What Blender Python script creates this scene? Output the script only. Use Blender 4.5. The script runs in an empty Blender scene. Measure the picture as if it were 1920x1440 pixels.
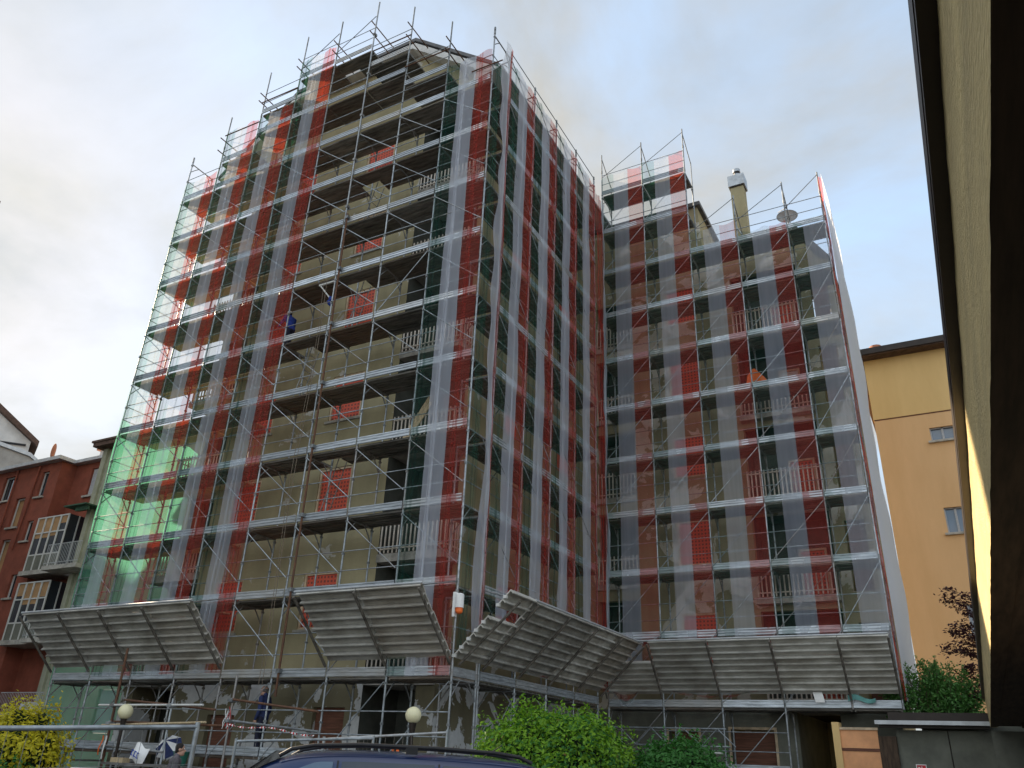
import bpy, bmesh, math, random
from mathutils import Vector, Matrix, noise
random.seed(7)
S = bpy.context.scene
COL = S.collection
PI = math.pi
# ------------------------------------------------------------------ dimensions
BAY = 1.7842          # bay length of the scaffold
BAYB = 1.7859
LIFT = 2.0
YB0 = 1.151           # first standard of the side scaffold
YC = 9.19             # outer face of the wing scaffold
LASTC = 1.256
AX = lambda i: -BAY * (8 - i)
GZ = -1.3             # street level
YW = 1.45             # tower front wall
XW = -1.4             # tower side wall
YCW = 10.6            # wing front wall
FH = 3.13             # storey height
FL0 = 2.17            # first floor level

# ------------------------------------------------------------------ materials
MATS = {}
def nodes_of(name):
    m = bpy.data.materials.new(name); m.use_nodes = True
    nt = m.node_tree; nt.nodes.clear()
    out = nt.nodes.new('ShaderNodeOutputMaterial')
    MATS[name] = m
    return m, nt, out
def pbr(name, c, rough=.7, metal=0., var=.15, scale=3., bump=0., bscale=40., c2=None, lo=.35, hi=.65, spec=.4, coat=0., stretch=None, detail=5, ov=0., tint=None):
    """principled surface whose colour wanders with world-position noise"""
    m, nt, out = nodes_of(name)
    N = nt.nodes.new; L = nt.links.new
    b = N('ShaderNodeBsdfPrincipled')
    b.inputs['Roughness'].default_value = rough; b.inputs['Metallic'].default_value = metal
    b.inputs['Specular IOR Level'].default_value = spec
    b.inputs['Coat Weight'].default_value = coat
    g = N('ShaderNodeNewGeometry'); mp = N('ShaderNodeMapping')
    if stretch: mp.inputs['Scale'].default_value = stretch
    L(g.outputs['Position'], mp.inputs['Vector'])
    n = N('ShaderNodeTexNoise'); n.inputs['Scale'].default_value = scale; n.inputs['Detail'].default_value = detail
    n.inputs['Roughness'].default_value = .65
    L(mp.outputs[0], n.inputs['Vector'])
    r = N('ShaderNodeValToRGB')
    r.color_ramp.elements[0].position = lo; r.color_ramp.elements[1].position = hi
    d = c2 if c2 else tuple(x * (1 - 2 * var) for x in c)
    r.color_ramp.elements[0].color = (*d, 1)
    r.color_ramp.elements[1].color = (*(tuple(min(1, x * (1 + var)) for x in c) if not c2 else c), 1)
    L(n.outputs['Fac'], r.inputs['Fac']); cout = r.outputs['Color']
    if ov:                                           # pieces of different age: each object a little lighter, darker or browner
        oi = N('ShaderNodeObjectInfo'); mr = N('ShaderNodeMapRange'); mr.inputs['To Min'].default_value = 1-ov; mr.inputs['To Max'].default_value = 1+ov
        L(oi.outputs['Random'], mr.inputs['Value']); vm = N('ShaderNodeVectorMath'); vm.operation = 'SCALE'; L(cout, vm.inputs[0]); L(mr.outputs[0], vm.inputs['Scale']); cout = vm.outputs[0]
        if tint:
            fr = N('ShaderNodeMath'); fr.operation = 'MULTIPLY'; fr.inputs[1].default_value = 7.31; L(oi.outputs['Random'], fr.inputs[0])
            f2 = N('ShaderNodeMath'); f2.operation = 'FRACT'; L(fr.outputs[0], f2.inputs[0]); f3 = N('ShaderNodeMath'); f3.operation = 'POWER'; f3.inputs[1].default_value = 4.; L(f2.outputs[0], f3.inputs[0])
            n4 = N('ShaderNodeTexNoise'); n4.inputs['Scale'].default_value = 2.3; n4.inputs['Detail'].default_value = 6; L(g.outputs['Position'], n4.inputs['Vector'])
            f4 = N('ShaderNodeMath'); f4.operation = 'MULTIPLY'; L(f3.outputs[0], f4.inputs[0]); L(n4.outputs['Fac'], f4.inputs[1])
            tm = N('ShaderNodeMix'); tm.data_type = 'RGBA'; L(f4.outputs[0], tm.inputs['Factor']); L(cout, tm.inputs['A']); tm.inputs['B'].default_value = (*tint, 1); cout = tm.outputs['Result']
    L(cout, b.inputs['Base Color'])
    if bump:
        n2 = N('ShaderNodeTexNoise'); n2.inputs['Scale'].default_value = bscale; n2.inputs['Detail'].default_value = 4
        L(mp.outputs[0], n2.inputs['Vector'])
        bp = N('ShaderNodeBump'); bp.inputs['Strength'].default_value = bump; bp.inputs['Distance'].default_value = .02
        L(n2.outputs['Fac'], bp.inputs['Height']); L(bp.outputs[0], b.inputs['Normal'])
    L(b.outputs[0], out.inputs['Surface'])
    return m
def net_mat(name, c, see=.6, tl=.5, ct=None):
    """woven netting: part open weave, part cloth that scatters light both ways"""
    m, nt, out = nodes_of(name)
    N = nt.nodes.new; L = nt.links.new
    t = N('ShaderNodeBsdfTransparent'); d = N('ShaderNodeBsdfDiffuse'); l = N('ShaderNodeBsdfTranslucent')
    d.inputs[0].default_value = (*c, 1); l.inputs[0].default_value = (*(ct or c), 1)
    mx = N('ShaderNodeMixShader'); mx.inputs[0].default_value = tl
    L(d.outputs[0], mx.inputs[1]); L(l.outputs[0], mx.inputs[2])
    g = N('ShaderNodeNewGeometry'); n = N('ShaderNodeTexNoise'); mp = N('ShaderNodeMapping')
    mp.inputs['Scale'].default_value = (7, 7, .35); n.inputs['Scale'].default_value = 1.; n.inputs['Detail'].default_value = 3
    L(g.outputs['Position'], mp.inputs[0]); L(mp.outputs[0], n.inputs['Vector'])
    lw = N('ShaderNodeLayerWeight'); lw.inputs['Blend'].default_value = .5
    mr = N('ShaderNodeMapRange'); mr.inputs['To Min'].default_value = 1 - see - .03; mr.inputs['To Max'].default_value = 1 - see + .03
    mr.inputs['From Min'].default_value = .3; mr.inputs['From Max'].default_value = .7
    L(n.outputs['Fac'], mr.inputs['Value'])
    # seen at a slant the threads cover more
    ad = N('ShaderNodeMath'); ad.operation = 'MULTIPLY_ADD'; ad.inputs[1].default_value = .3; ad.use_clamp = True
    pw = N('ShaderNodeMath'); pw.operation = 'POWER'; pw.inputs[1].default_value = 2.5
    L(lw.outputs['Facing'], pw.inputs[0]); L(pw.outputs[0], ad.inputs[0]); L(mr.outputs[0], ad.inputs[2])
    m2 = N('ShaderNodeMixShader')
    L(ad.outputs[0], m2.inputs[0]); L(t.outputs[0], m2.inputs[1]); L(mx.outputs[0], m2.inputs[2])
    L(m2.outputs[0], out.inputs['Surface'])
    return m
def glass_mat(name, c, rough=.05):
    m = pbr(name, c, rough, 0, .05, 2, spec=.9)
    return m
def leaf_mat(name, c, c2):
    m, nt, out = nodes_of(name)
    N = nt.nodes.new; L = nt.links.new
    g = N('ShaderNodeNewGeometry'); r = N('ShaderNodeValToRGB')
    r.color_ramp.elements[0].color = (*c2, 1); r.color_ramp.elements[1].color = (*c, 1)
    n = N('ShaderNodeTexNoise'); n.inputs['Scale'].default_value = 2.2
    L(g.outputs['Position'], n.inputs['Vector'])
    mm = N('ShaderNodeMath'); mm.operation = 'ADD'
    h = N('ShaderNodeMath'); h.operation = 'MULTIPLY'; h.inputs[1].default_value = .5
    L(g.outputs['Random Per Island'], h.inputs[0]); L(h.outputs[0], mm.inputs[0])
    h2 = N('ShaderNodeMath'); h2.operation = 'MULTIPLY'; h2.inputs[1].default_value = .5
    L(n.outputs['Fac'], h2.inputs[0]); L(h2.outputs[0], mm.inputs[1])
    L(mm.outputs[0], r.inputs['Fac'])
    b = N('ShaderNodeBsdfPrincipled'); b.inputs['Roughness'].default_value = .45; b.inputs['Specular IOR Level'].default_value = .35
    L(r.outputs[0], b.inputs['Base Color'])
    l = N('ShaderNodeBsdfTranslucent'); L(r.outputs[0], l.inputs[0])
    mx = N('ShaderNodeMixShader'); mx.inputs[0].default_value = .35
    L(b.outputs[0], mx.inputs[1]); L(l.outputs[0], mx.inputs[2]); L(mx.outputs[0], out.inputs['Surface'])
    return m
def stained_wall(name, base, patch, amount=.56, scale=.8, base2=None):
    """painted render with irregular patches where the old coat has been chipped off"""
    m, nt, out = nodes_of(name)
    N = nt.nodes.new; L = nt.links.new
    g = N('ShaderNodeNewGeometry')
    n1 = N('ShaderNodeTexNoise'); n1.inputs['Scale'].default_value = scale; n1.inputs['Detail'].default_value = 7; n1.inputs['Roughness'].default_value = .58
    n1.inputs['Distortion'].default_value = .5
    L(g.outputs['Position'], n1.inputs['Vector'])
    r1 = N('ShaderNodeValToRGB'); r1.color_ramp.elements[0].position = amount; r1.color_ramp.elements[1].position = amount + .012
    L(n1.outputs['Fac'], r1.inputs['Fac'])
    n2 = N('ShaderNodeTexNoise'); n2.inputs['Scale'].default_value = 1.6; n2.inputs['Detail'].default_value = 6
    mp = N('ShaderNodeMapping'); mp.inputs['Scale'].default_value = (1, 1, .35)
    L(g.outputs['Position'], mp.inputs[0]); L(mp.outputs[0], n2.inputs['Vector'])
    r2 = N('ShaderNodeValToRGB'); r2.color_ramp.elements[0].position = .3; r2.color_ramp.elements[1].position = .7
    r2.color_ramp.elements[0].color = (*(base2 or tuple(x * .72 for x in base)), 1); r2.color_ramp.elements[1].color = (*base, 1)
    L(n2.outputs['Fac'], r2.inputs['Fac'])
    n3 = N('ShaderNodeTexNoise'); n3.inputs['Scale'].default_value = 9; n3.inputs['Detail'].default_value = 5
    L(g.outputs['Position'], n3.inputs['Vector'])
    r3 = N('ShaderNodeValToRGB'); r3.color_ramp.elements[0].color = (*tuple(x * .7 for x in patch), 1); r3.color_ramp.elements[1].color = (*patch, 1)
    L(n3.outputs['Fac'], r3.inputs['Fac'])
    mx = N('ShaderNodeMix'); mx.data_type = 'RGBA'
    L(r1.outputs['Color'], mx.inputs['Factor']); L(r2.outputs[0], mx.inputs['A']); L(r3.outputs[0], mx.inputs['B'])
    b = N('ShaderNodeBsdfPrincipled'); b.inputs['Roughness'].default_value = .9; b.inputs['Specular IOR Level'].default_value = .2
    L(mx.outputs['Result'], b.inputs['Base Color'])
    hs = N('ShaderNodeMath'); hs.operation = 'MULTIPLY_ADD'; hs.inputs[1].default_value = -.6
    L(r1.outputs['Color'], hs.inputs[0]); L(n3.outputs['Fac'], hs.inputs[2])
    bp = N('ShaderNodeBump'); bp.inputs['Strength'].default_value = .4; bp.inputs['Distance'].default_value = .02
    L(hs.outputs[0], bp.inputs['Height']); L(bp.outputs[0], b.inputs['Normal'])
    L(b.outputs[0], out.inputs['Surface'])
    return m
def mesh_orange(name):
    """orange plastic mesh stretched over a brown shutter"""
    m, nt, out = nodes_of(name)
    N = nt.nodes.new; L = nt.links.new
    g = N('ShaderNodeNewGeometry'); w = []
    for ax in ('X', 'Z'):
        wv = N('ShaderNodeTexWave'); wv.wave_type = 'BANDS'; wv.bands_direction = ax; wv.inputs['Scale'].default_value = 2.6
        wv.inputs['Distortion'].default_value = .6; wv.inputs['Detail Scale'].default_value = .7
        L(g.outputs['Position'], wv.inputs['Vector']); w.append(wv)
    mx = N('ShaderNodeMath'); mx.operation = 'MAXIMUM'
    L(w[0].outputs['Fac'], mx.inputs[0]); L(w[1].outputs['Fac'], mx.inputs[1])
    r = N('ShaderNodeValToRGB'); r.color_ramp.elements[0].position = .45; r.color_ramp.elements[1].position = .62
    r.color_ramp.elements[0].color = (.20, .05, .035, 1); r.color_ramp.elements[1].color = (.64, .095, .05, 1)
    L(mx.outputs[0], r.inputs['Fac'])
    b = N('ShaderNodeBsdfPrincipled'); b.inputs['Roughness'].default_value = .6
    L(r.outputs[0], b.inputs['Base Color']); L(b.outputs[0], out.inputs['Surface'])
    return m

galv = pbr('galvanised steel', (.36, .40, .43), .45, .5, .18, 6, ov=.22, tint=(.22,.15,.10))
galv_dull = pbr('weathered steel', (.27, .29, .30), .6, .35, .22, 5, ov=.25, tint=(.16,.09,.05))
rust = pbr('rusty steel', (.16, .075, .04), .85, .1, .3, 9, c2=(.09, .05, .035))
armsteel = pbr('dark arm steel', (.15, .135, .115), .8, .2, .3, 6)
decksteel = pbr('deck steel', (.22, .212, .195), .6, .25, .3, 2.5, stretch=(.6, 4, 4), ov=.3, tint=(.25,.16,.10))
toe = pbr('toe board zinc', (.45, .49, .53), .4, .45, .18, 4, stretch=(.5, 1, 5), ov=.2, tint=(.42,.36,.28))
fanmat = pbr('fan panel zinc', (.54, .535, .50), .6, .2, .25, 1.6, c2=(.29, .275, .24), bump=.3, bscale=5, stretch=(.8, 1.5, 1.5), ov=.18, tint=(.38,.29,.20))
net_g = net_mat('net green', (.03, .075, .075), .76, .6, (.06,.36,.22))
net_w = net_mat('net white', (.72, .82, 1.0), .68, .58, (.86,.84,.76))
net_r = net_mat('net red', (.45, .08, .075), .61, .62, (.90,.13,.055))
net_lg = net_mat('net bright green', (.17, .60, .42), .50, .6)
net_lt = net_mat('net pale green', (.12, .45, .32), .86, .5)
net_wd = net_mat('net white dense', (.74, .80, .96), .56, .55, (.86,.84,.76))  # denser white for the flank and corner sheets
net_sheet = net_mat('white sheet', (.86, .89, .96), .10)
olive = stained_wall('olive render', (.38, .335, .205), (.56, .54, .48), .60, .8)
olive_wing = stained_wall('olive render of the wing', (.35, .31, .195), (.66, .62, .53), .545, .7)
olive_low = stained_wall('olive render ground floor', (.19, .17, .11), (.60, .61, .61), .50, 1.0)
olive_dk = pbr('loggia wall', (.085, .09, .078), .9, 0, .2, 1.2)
slabmat = pbr('balcony concrete', (.42, .40, .36), .9, 0, .2, 3, bump=.2)
railmat = pbr('cream painted railing', (.66, .60, .52), .6, 0, .12, 6)
orange_net = mesh_orange('orange shutter mesh')
framewood = pbr('pale window frame', (.55, .42, .28), .6, 0, .15, 5)
brown = pbr('brown shutter', (.15, .06, .035), .7, 0, .2, 2, stretch=(1, 1, 14))
roofmat = pbr('roof sheet', (.12, .12, .125), .7, .1, .15, 2)
soffit = pbr('pale soffit', (.55, .55, .54), .8, 0, .1, 2)
chrome = pbr('chimney metal', (.62, .64, .66), .25, .85, .08, 5)
chromed = pbr('dull chimney metal', (.40,.43,.46), .4, .5, .1, 5)
redwall = pbr('red render', (.25, .07, .042), .9, 0, .12, 1.5, bump=.2, bscale=25)
sage = pbr('sage render', (.34, .345, .26), .9, 0, .1, 1.5, bump=.3, bscale=18)
whitewall = pbr('white render', (.58, .58, .57), .9, 0, .08, 1)
greywash = pbr('grey washed render', (.36,.35,.33), .9, 0, .15, .8)
whitepaint = pbr('white painted frame', (.58, .58, .56), .5, 0, .06, 4)
tanblind = pbr('tan blind', (.42, .25, .12), .8, 0, .1, 2)
greyblind = pbr('grey shutter', (.40, .41, .43), .7, 0, .1, 2, stretch=(1, 1, 16))
darkglass = glass_mat('dark glass', (.03, .035, .045), .06)
blueglass = glass_mat('sky glass', (.10, .15, .22), .04)
zinc = pbr('gutter zinc', (.48, .50, .52), .45, .4, .1, 3)
orangewall = pbr('orange render', (.69, .44, .23), .9, 0, .09, .8, c2=(.62,.385,.19), stretch=(1,1,.22), bump=.12, bscale=22)
yellowwall = pbr('yellow render', (.69, .48, .215), .9, 0, .09, .8, c2=(.62,.42,.18), stretch=(1,1,.22), bump=.12, bscale=22)
salmon = pbr('salmon door panel', (.74, .36, .17), .7, 0, .08, 2)
tile = pbr('roof tile', (.10, .06, .045), .85, 0, .2, 4)
fascia = pbr('yellow beam render', (.74, .595, .30), .95, 0, .2, 2.2, c2=(.56, .45, .24), bump=.9, bscale=45, stretch=(4, .45, 4), detail=8)
darkwood = pbr('dark brown boards', (.075, .048, .030), .8, 0, .25, 3, stretch=(6, .5, 1))
darkmetal = pbr('brown gutter', (.028, .020, .016), .5, .2, .15, 3)
greygreen = pbr('grey green render', (.16, .165, .135), .9, 0, .12, 1.5, bump=.15, bscale=20)
asphalt = pbr('asphalt', (.052, .052, .052), .9, 0, .2, 6, bump=.3, bscale=60)
paving = pbr('paving', (.22, .21, .20), .9, 0, .15, 4, bump=.2)
globe = pbr('cream globe', (.78, .73, .48), .35, 0, .04, 3)
vanpaint = pbr('navy paint', (.010, .026, .095), .28, .3, .03, 1, coat=1.)
blackplastic = pbr('black plastic', (.015, .016, .02), .5, 0, .1, 5)
rubber = pbr('rubber', (.02, .02, .02), .8, 0, .1, 5)
skin = pbr('skin', (.50, .29, .21), .55, 0, .06, 9)
hairgrey = pbr('grey hair', (.20, .18, .17), .9, 0, .2, 30)
hairdark = pbr('dark hair', (.025, .02, .018), .9, 0, .2, 30)
navycloth = pbr('navy cloth', (.03, .045, .13), .9, 0, .2, 8)
darkcloth = pbr('dark trousers', (.02, .022, .045), .9, 0, .2, 8)
greycloth = pbr('grey shirt', (.13, .115, .13), .9, 0, .2, 8)
bluecloth = pbr('blue shirt', (.02, .05, .28), .9, 0, .15, 8)
whitecap = pbr('white cap', (.7, .69, .65), .8, 0, .05, 6)
orangeplast = pbr('orange plastic', (.85, .17, .03), .45, 0, .06, 6)
whiteplast = pbr('white plastic', (.78, .78, .77), .45, 0, .05, 6)
redpaint = pbr('sign red', (.55, .02, .03), .5, 0, .05, 6)
bluepaint = pbr('sign blue', (.02, .07, .42), .5, 0, .05, 6)
greenplast = pbr('dark green plastic', (.02, .13, .09), .5, 0, .1, 5)
teal = pbr('teal cloth', (.12, .30, .28), .9, 0, .12, 5)
awn = pbr('green awning', (.05, .11, .07), .9, 0, .15, 5)
wood = pbr('raw plank', (.50, .39, .24), .8, 0, .2, 5, stretch=(8, 8, 1))
ropemat = pbr('hemp rope', (.20, .16, .12), .95, 0, .2, 20)
clay = pbr('clay pot', (.40, .16, .09), .8, 0, .1, 4)
leaf_a = leaf_mat('leaf bright green', (.30, .52, .03), (.06, .20, .014))
leaf_b = leaf_mat('leaf mid green', (.08, .27, .05), (.025, .11, .02))
leaf_y = leaf_mat('leaf yellow', (.80, .66, .03), (.34, .36, .02))
leaf_h = leaf_mat('leaf hedge green', (.10, .25, .05), (.03, .10, .02))
leaf_p = leaf_mat('leaf purple', (.085, .028, .035), (.03, .012, .016))
bark = pbr('bark', (.10, .07, .05), .95, 0, .25, 12)
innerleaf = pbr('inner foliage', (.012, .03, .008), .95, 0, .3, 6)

# ------------------------------------------------------------------ mesh helper
class MB:
    def __init__(s): s.v = []; s.f = []; s.m = []; s.mats = []; s.sm = []
    def mi(s, m):
        if m not in s.mats: s.mats.append(m)
        return s.mats.index(m)
    def add(s, vs, fs, m, smooth=False):
        o = len(s.v); s.v += [tuple(v) for v in vs]; k = s.mi(m)
        for f in fs: s.f.append(tuple(o + i for i in f)); s.m.append(k); s.sm.append(smooth)
        return s
    def box(s, a, b, m):
        x0, x1 = sorted((a[0], b[0])); y0, y1 = sorted((a[1], b[1])); z0, z1 = sorted((a[2], b[2]))
        return s.add([(x0,y0,z0),(x1,y0,z0),(x1,y1,z0),(x0,y1,z0),(x0,y0,z1),(x1,y0,z1),(x1,y1,z1),(x0,y1,z1)],
                     [(0,3,2,1),(4,5,6,7),(0,1,5,4),(1,2,6,5),(2,3,7,6),(3,0,4,7)], m)
    def quad(s, a, b, c, d, m): return s.add([a,b,c,d], [(0,1,2,3)], m)
    def tube(s, p, q, r, m, n=6, r2=None, caps=True):
        p = Vector(p); q = Vector(q); d = (q - p)
        if d.length < 1e-6: return s
        d.normalize(); a = d.orthogonal().normalized(); b = d.cross(a); r2 = r if r2 is None else r2
        vs = []
        for c, rr in ((p, r), (q, r2)):
            for k in range(n):
                t = 2 * PI * k / n; vs.append(c + a * (math.cos(t) * rr) + b * (math.sin(t) * rr))
        fs = [(k, (k+1) % n, n + (k+1) % n, n + k) for k in range(n)]
        s.add(vs, fs, m, True)
        if caps: s.add(vs, [tuple(reversed(range(n))), tuple(range(n, 2*n))], m)
        return s
    def path(s, pts, r, m, n=6):
        for a, b in zip(pts[:-1], pts[1:]): s.tube(a, b, r, m, n)
        return s
    def ball(s, c, r, m, nu=16, nv=10, sc=(1,1,1)):
        vs = [(c[0], c[1], c[2] + r*sc[2])]
        for j in range(1, nv):
            t = PI * j / nv
            for i in range(nu):
                p = 2*PI*i/nu; vs.append((c[0]+r*sc[0]*math.sin(t)*math.cos(p), c[1]+r*sc[1]*math.sin(t)*math.sin(p), c[2]+r*sc[2]*math.cos(t)))
        vs.append((c[0], c[1], c[2] - r*sc[2])); fs = []
        for i in range(nu): fs.append((0, 1+i, 1+(i+1) % nu))
        for j in range(nv-2):
            for i in range(nu):
                a = 1+j*nu; b = a+nu; fs.append((a+i, b+i, b+(i+1) % nu, a+(i+1) % nu))
        e = len(vs)-1; a = 1+(nv-2)*nu
        for i in range(nu): fs.append((a+i, e, a+(i+1) % nu))
        return s.add(vs, fs, m, True)
    def prism(s, poly, y0, y1, m, axis='y'):
        """polygon in x-z pushed along y (axis='x': polygon in y-z pushed along x)"""
        n = len(poly)
        P = (lambda a, z, t: (a, t, z)) if axis == 'y' else (lambda a, z, t: (t, a, z))
        vs = [P(a, z, y0) for a, z in poly] + [P(a, z, y1) for a, z in poly]
        fs = [tuple(range(n)), tuple(reversed(range(n, 2*n)))] + [(k, n+k, n+(k+1) % n, (k+1) % n) for k in range(n)]
        return s.add(vs, fs, m)
    def grid(s, P, nu, nv, m, smooth=True):
        vs = [P(i / nu, j / nv) for j in range(nv+1) for i in range(nu+1)]
        return s.add(vs, [(j*(nu+1)+i, j*(nu+1)+i+1, (j+1)*(nu+1)+i+1, (j+1)*(nu+1)+i) for j in range(nv) for i in range(nu)], m, smooth)
    def mesh(s, name, fix=True):
        me = bpy.data.meshes.new(name); me.from_pydata(s.v, [], s.f)
        for m in s.mats: me.materials.append(m)
        me.polygons.foreach_set('material_index', s.m); me.polygons.foreach_set('use_smooth', s.sm)
        me.update(); return me
    def build(s, name, parent=None, loc=None, rz=0., label=None):
        o = bpy.data.objects.new(name, s.mesh(name)); COL.objects.link(o)
        if parent: o.parent = parent
        if loc: o.location = loc
        if rz: o.rotation_euler.z = rz
        if label: o['label'] = label
        return o
def tag(o, label=None, cat=None, group=None, kind=None):
    for k, v in (('label', label), ('category', cat), ('group', group), ('kind', kind)):
        if v: o[k] = v
    return o
def empty(name, loc, label, cat, group=None, rz=0.):
    o = bpy.data.objects.new(name, None); COL.objects.link(o); o.location = loc; o.rotation_euler.z = rz
    o.empty_display_size = .2
    return tag(o, label, cat, group)
def inst(name, me, parent, loc=(0,0,0), rot=None, scale=None):
    o = bpy.data.objects.new(name, me); COL.objects.link(o); o.parent = parent; o.location = loc
    if rot: o.rotation_euler = rot
    if scale: o.scale = scale
    return o
def copy_tree(o, parent=None):
    c = o.copy(); COL.objects.link(c); c.parent = parent
    for ch in list(o.children): copy_tree(ch, c)
    return c
def wall_holes(mb, a0, a1, z0, z1, pos, holes, m, plane='y', depth=.25, sgn=1):
    """a wall sheet with rectangular openings and their reveals; plane 'y': spans x at y=pos, 'x': spans y at x=pos.
    sgn is the direction the wall's thickness runs in"""
    P = (lambda a, z, d: (a, pos + d*sgn, z)) if plane == 'y' else (lambda a, z, d: (pos + d*sgn, a, z))
    xs = sorted({a0, a1, *[h[0] for h in holes], *[h[1] for h in holes]}); zs = sorted({z0, z1, *[h[2] for h in holes], *[h[3] for h in holes]})
    xs = [x for x in xs if a0 <= x <= a1]; zs = [z for z in zs if z0 <= z <= z1]
    for x, X in zip(xs[:-1], xs[1:]):
        for z, Z in zip(zs[:-1], zs[1:]):
            cx, cz = (x+X)/2, (z+Z)/2
            if any(h[0] < cx < h[1] and h[2] < cz < h[3] for h in holes): continue
            mb.quad(P(x,z,0), P(X,z,0), P(X,Z,0), P(x,Z,0), m)
    for h in holes:
        x, X, z, Z = h[:4]
        mb.quad(P(x,z,0), P(x,Z,0), P(x,Z,depth), P(x,z,depth), m); mb.quad(P(X,z,0), P(X,z,depth), P(X,Z,depth), P(X,Z,0), m)
        mb.quad(P(x,z,0), P(x,z,depth), P(X,z,depth), P(X,z,0), m); mb.quad(P(x,Z,0), P(X,Z,0), P(X,Z,depth), P(x,Z,depth), m)
    return mb

# ------------------------------------------------------------------ ground
MB().quad((-260,-260,GZ), (260,-260,GZ), (260,400,GZ), (-260,400,GZ), asphalt).build('ground')['kind'] = 'structure'
MB().box((-17,-2.6,GZ+.004), (9.5,10.5,GZ+.13), paving).build('pavement')['kind'] = 'structure'

# ------------------------------------------------------------------ scaffold kit (along = +x, depth = +y)
DEP = 1.05
def frame_mesh(h=LIFT):
    b = MB(); r = .026
    for y in (0, DEP):
        b.tube((0,y,0), (0,y,h), r, galv, 8, caps=False)
        b.tube((0,y,-.02), (0,y,.14), .034, galv_dull, 8)            # spigot collar
        b.box((-.02,y-.045,h-.17), (.02,y+.045,h-.12), galv_dull)
        b.box((-.02,y-.045,h*.5-.03), (.02,y+.045,h*.5+.02), galv_dull)
    b.tube((0,0,h-.07), (0,DEP,h-.07), .022, galv_dull)
    for y, s in ((0,1), (DEP,-1)):
        b.tube((0,y,h-.48), (0,y+s*.17,h-.26), .017, galv_dull, 5); b.tube((0,y+s*.17,h-.26), (0,y+s*.34,h-.07), .017, galv_dull, 5)
    return b.mesh('frame')
def deck_mesh(L, hatch=False):
    b = MB()
    def plank(x0, x1, y0, y1):
        b.box((x0,y0,-.05), (x1,y1,0), decksteel)
        for x in (x0, x1-.03): b.box((x,y0+.004,-.075), (x+.03,y1-.004,-.05), decksteel)
        for k in range(1, 4):                                        # folded ribs along the underside
            y = y0 + (y1-y0)*k/4; b.box((x0+.03,y-.012,-.068), (x1-.03,y+.012,-.05), decksteel)
    n = 2
    for k in range(n):
        y0 = .05 + k*.5; y1 = y0 + .49
        if hatch and k == 1: plank(.03+.75, L-.03, y0, y1)
        else: plank(.03, L-.03, y0, y1)
    return b.mesh('deck')
def toe_mesh(L):
    b = MB(); x0, x1 = .03, L-.03
    prof = [(-.0,0),(-.022,.015),(-.022,.055),(-.004,.065),(-.004,.085),(-.022,.095),(-.022,.135),(-.004,.145),(-.004,.165),(-.022,.175),(-.022,.205),(0,.215)]
    vs = [(x0,y-.03,z) for y,z in prof] + [(x1,y-.03,z) for y,z in prof]; n = len(prof)
    b.add(vs, [(k, k+1, n+k+1, n+k) for k in range(n-1)] + [(0, n, 2*n-1, n-1)], toe)
    b.add(vs, [tuple(range(n)), tuple(reversed(range(n, 2*n)))], toe)
    return b.mesh('toe_board')
def rail_mesh(L):
    b = MB()
    for z in (.55, 1.05): b.tube((0,-.03,z), (L,-.03,z), .0145, galv, 5)
    return b.mesh('guardrail')
def brace_mesh(L, up):
    b = MB(); z0, z1 = (.12, 1.88) if up else (1.86, .5)
    b.tube((.03,-.045,z0), (L-.03,-.045,z1), .0145, galv, 5)
    return b.mesh('brace')
def base_mesh():
    b = MB()
    for y in (0, DEP):
        b.tube((0,y,GZ+.13), (0,y,0), .026, galv, 8); b.box((-.08,y-.08,GZ+.13), (.08,y+.08,GZ+.14), galv_dull)
        b.tube((0,y,GZ+.14), (0,y,GZ+.5), .036, galv_dull, 8)
    b.tube((0,0,-.1), (0,DEP,-.1), .022, galv_dull)
    return b.mesh('base_post')
def post_mesh(h):
    b = MB(); b.tube((0,0,0), (0,0,h), .026, galv_dull, 8); b.tube((0,0,h*.55), (0,0,h*.55+.12), .036, galv_dull, 8)
    b.tube((0,0,0), (0,0,.12), .036, galv_dull, 8)
    return b.mesh('guard_post')
FR = frame_mesh(); BASE = base_mesh()
KIT = {}
def kit(L):
    k = round(L, 3)
    if k not in KIT: KIT[k] = dict(deck=deck_mesh(L), hatch=deck_mesh(L, True), toe=toe_mesh(L), rail=rail_mesh(L), up=brace_mesh(L, True), down=brace_mesh(L, False))
    return KIT[k]
def ladder_mesh():
    b = MB(); p = Vector((0,0,0)); q = Vector((.55,0,1.98))
    for y in (0, .34):
        b.tube(p+Vector((0,y,0)), q+Vector((0,y,0)), .016, galv_dull, 5)
    for k in range(1, 8):
        c = p.lerp(q, k/8); b.tube(c, c+Vector((0,.34,0)), .011, galv_dull, 5)
    return b.mesh('ladder')
LAD = ladder_mesh()
def deck_at(root, x, z, L, hatch=False, rail=True):
    K = kit(L)
    inst('deck', K['hatch' if hatch else 'deck'], root, (x,0,z)); inst('toe_board', K['toe'], root, (x,0,z))
    if rail: inst('guardrail', K['rail'], root, (x,0,z))
def post(root, x, z0, z1, y=0.): inst('guard_post', post_mesh(z1-z0), root, (x,y,z0))

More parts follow.
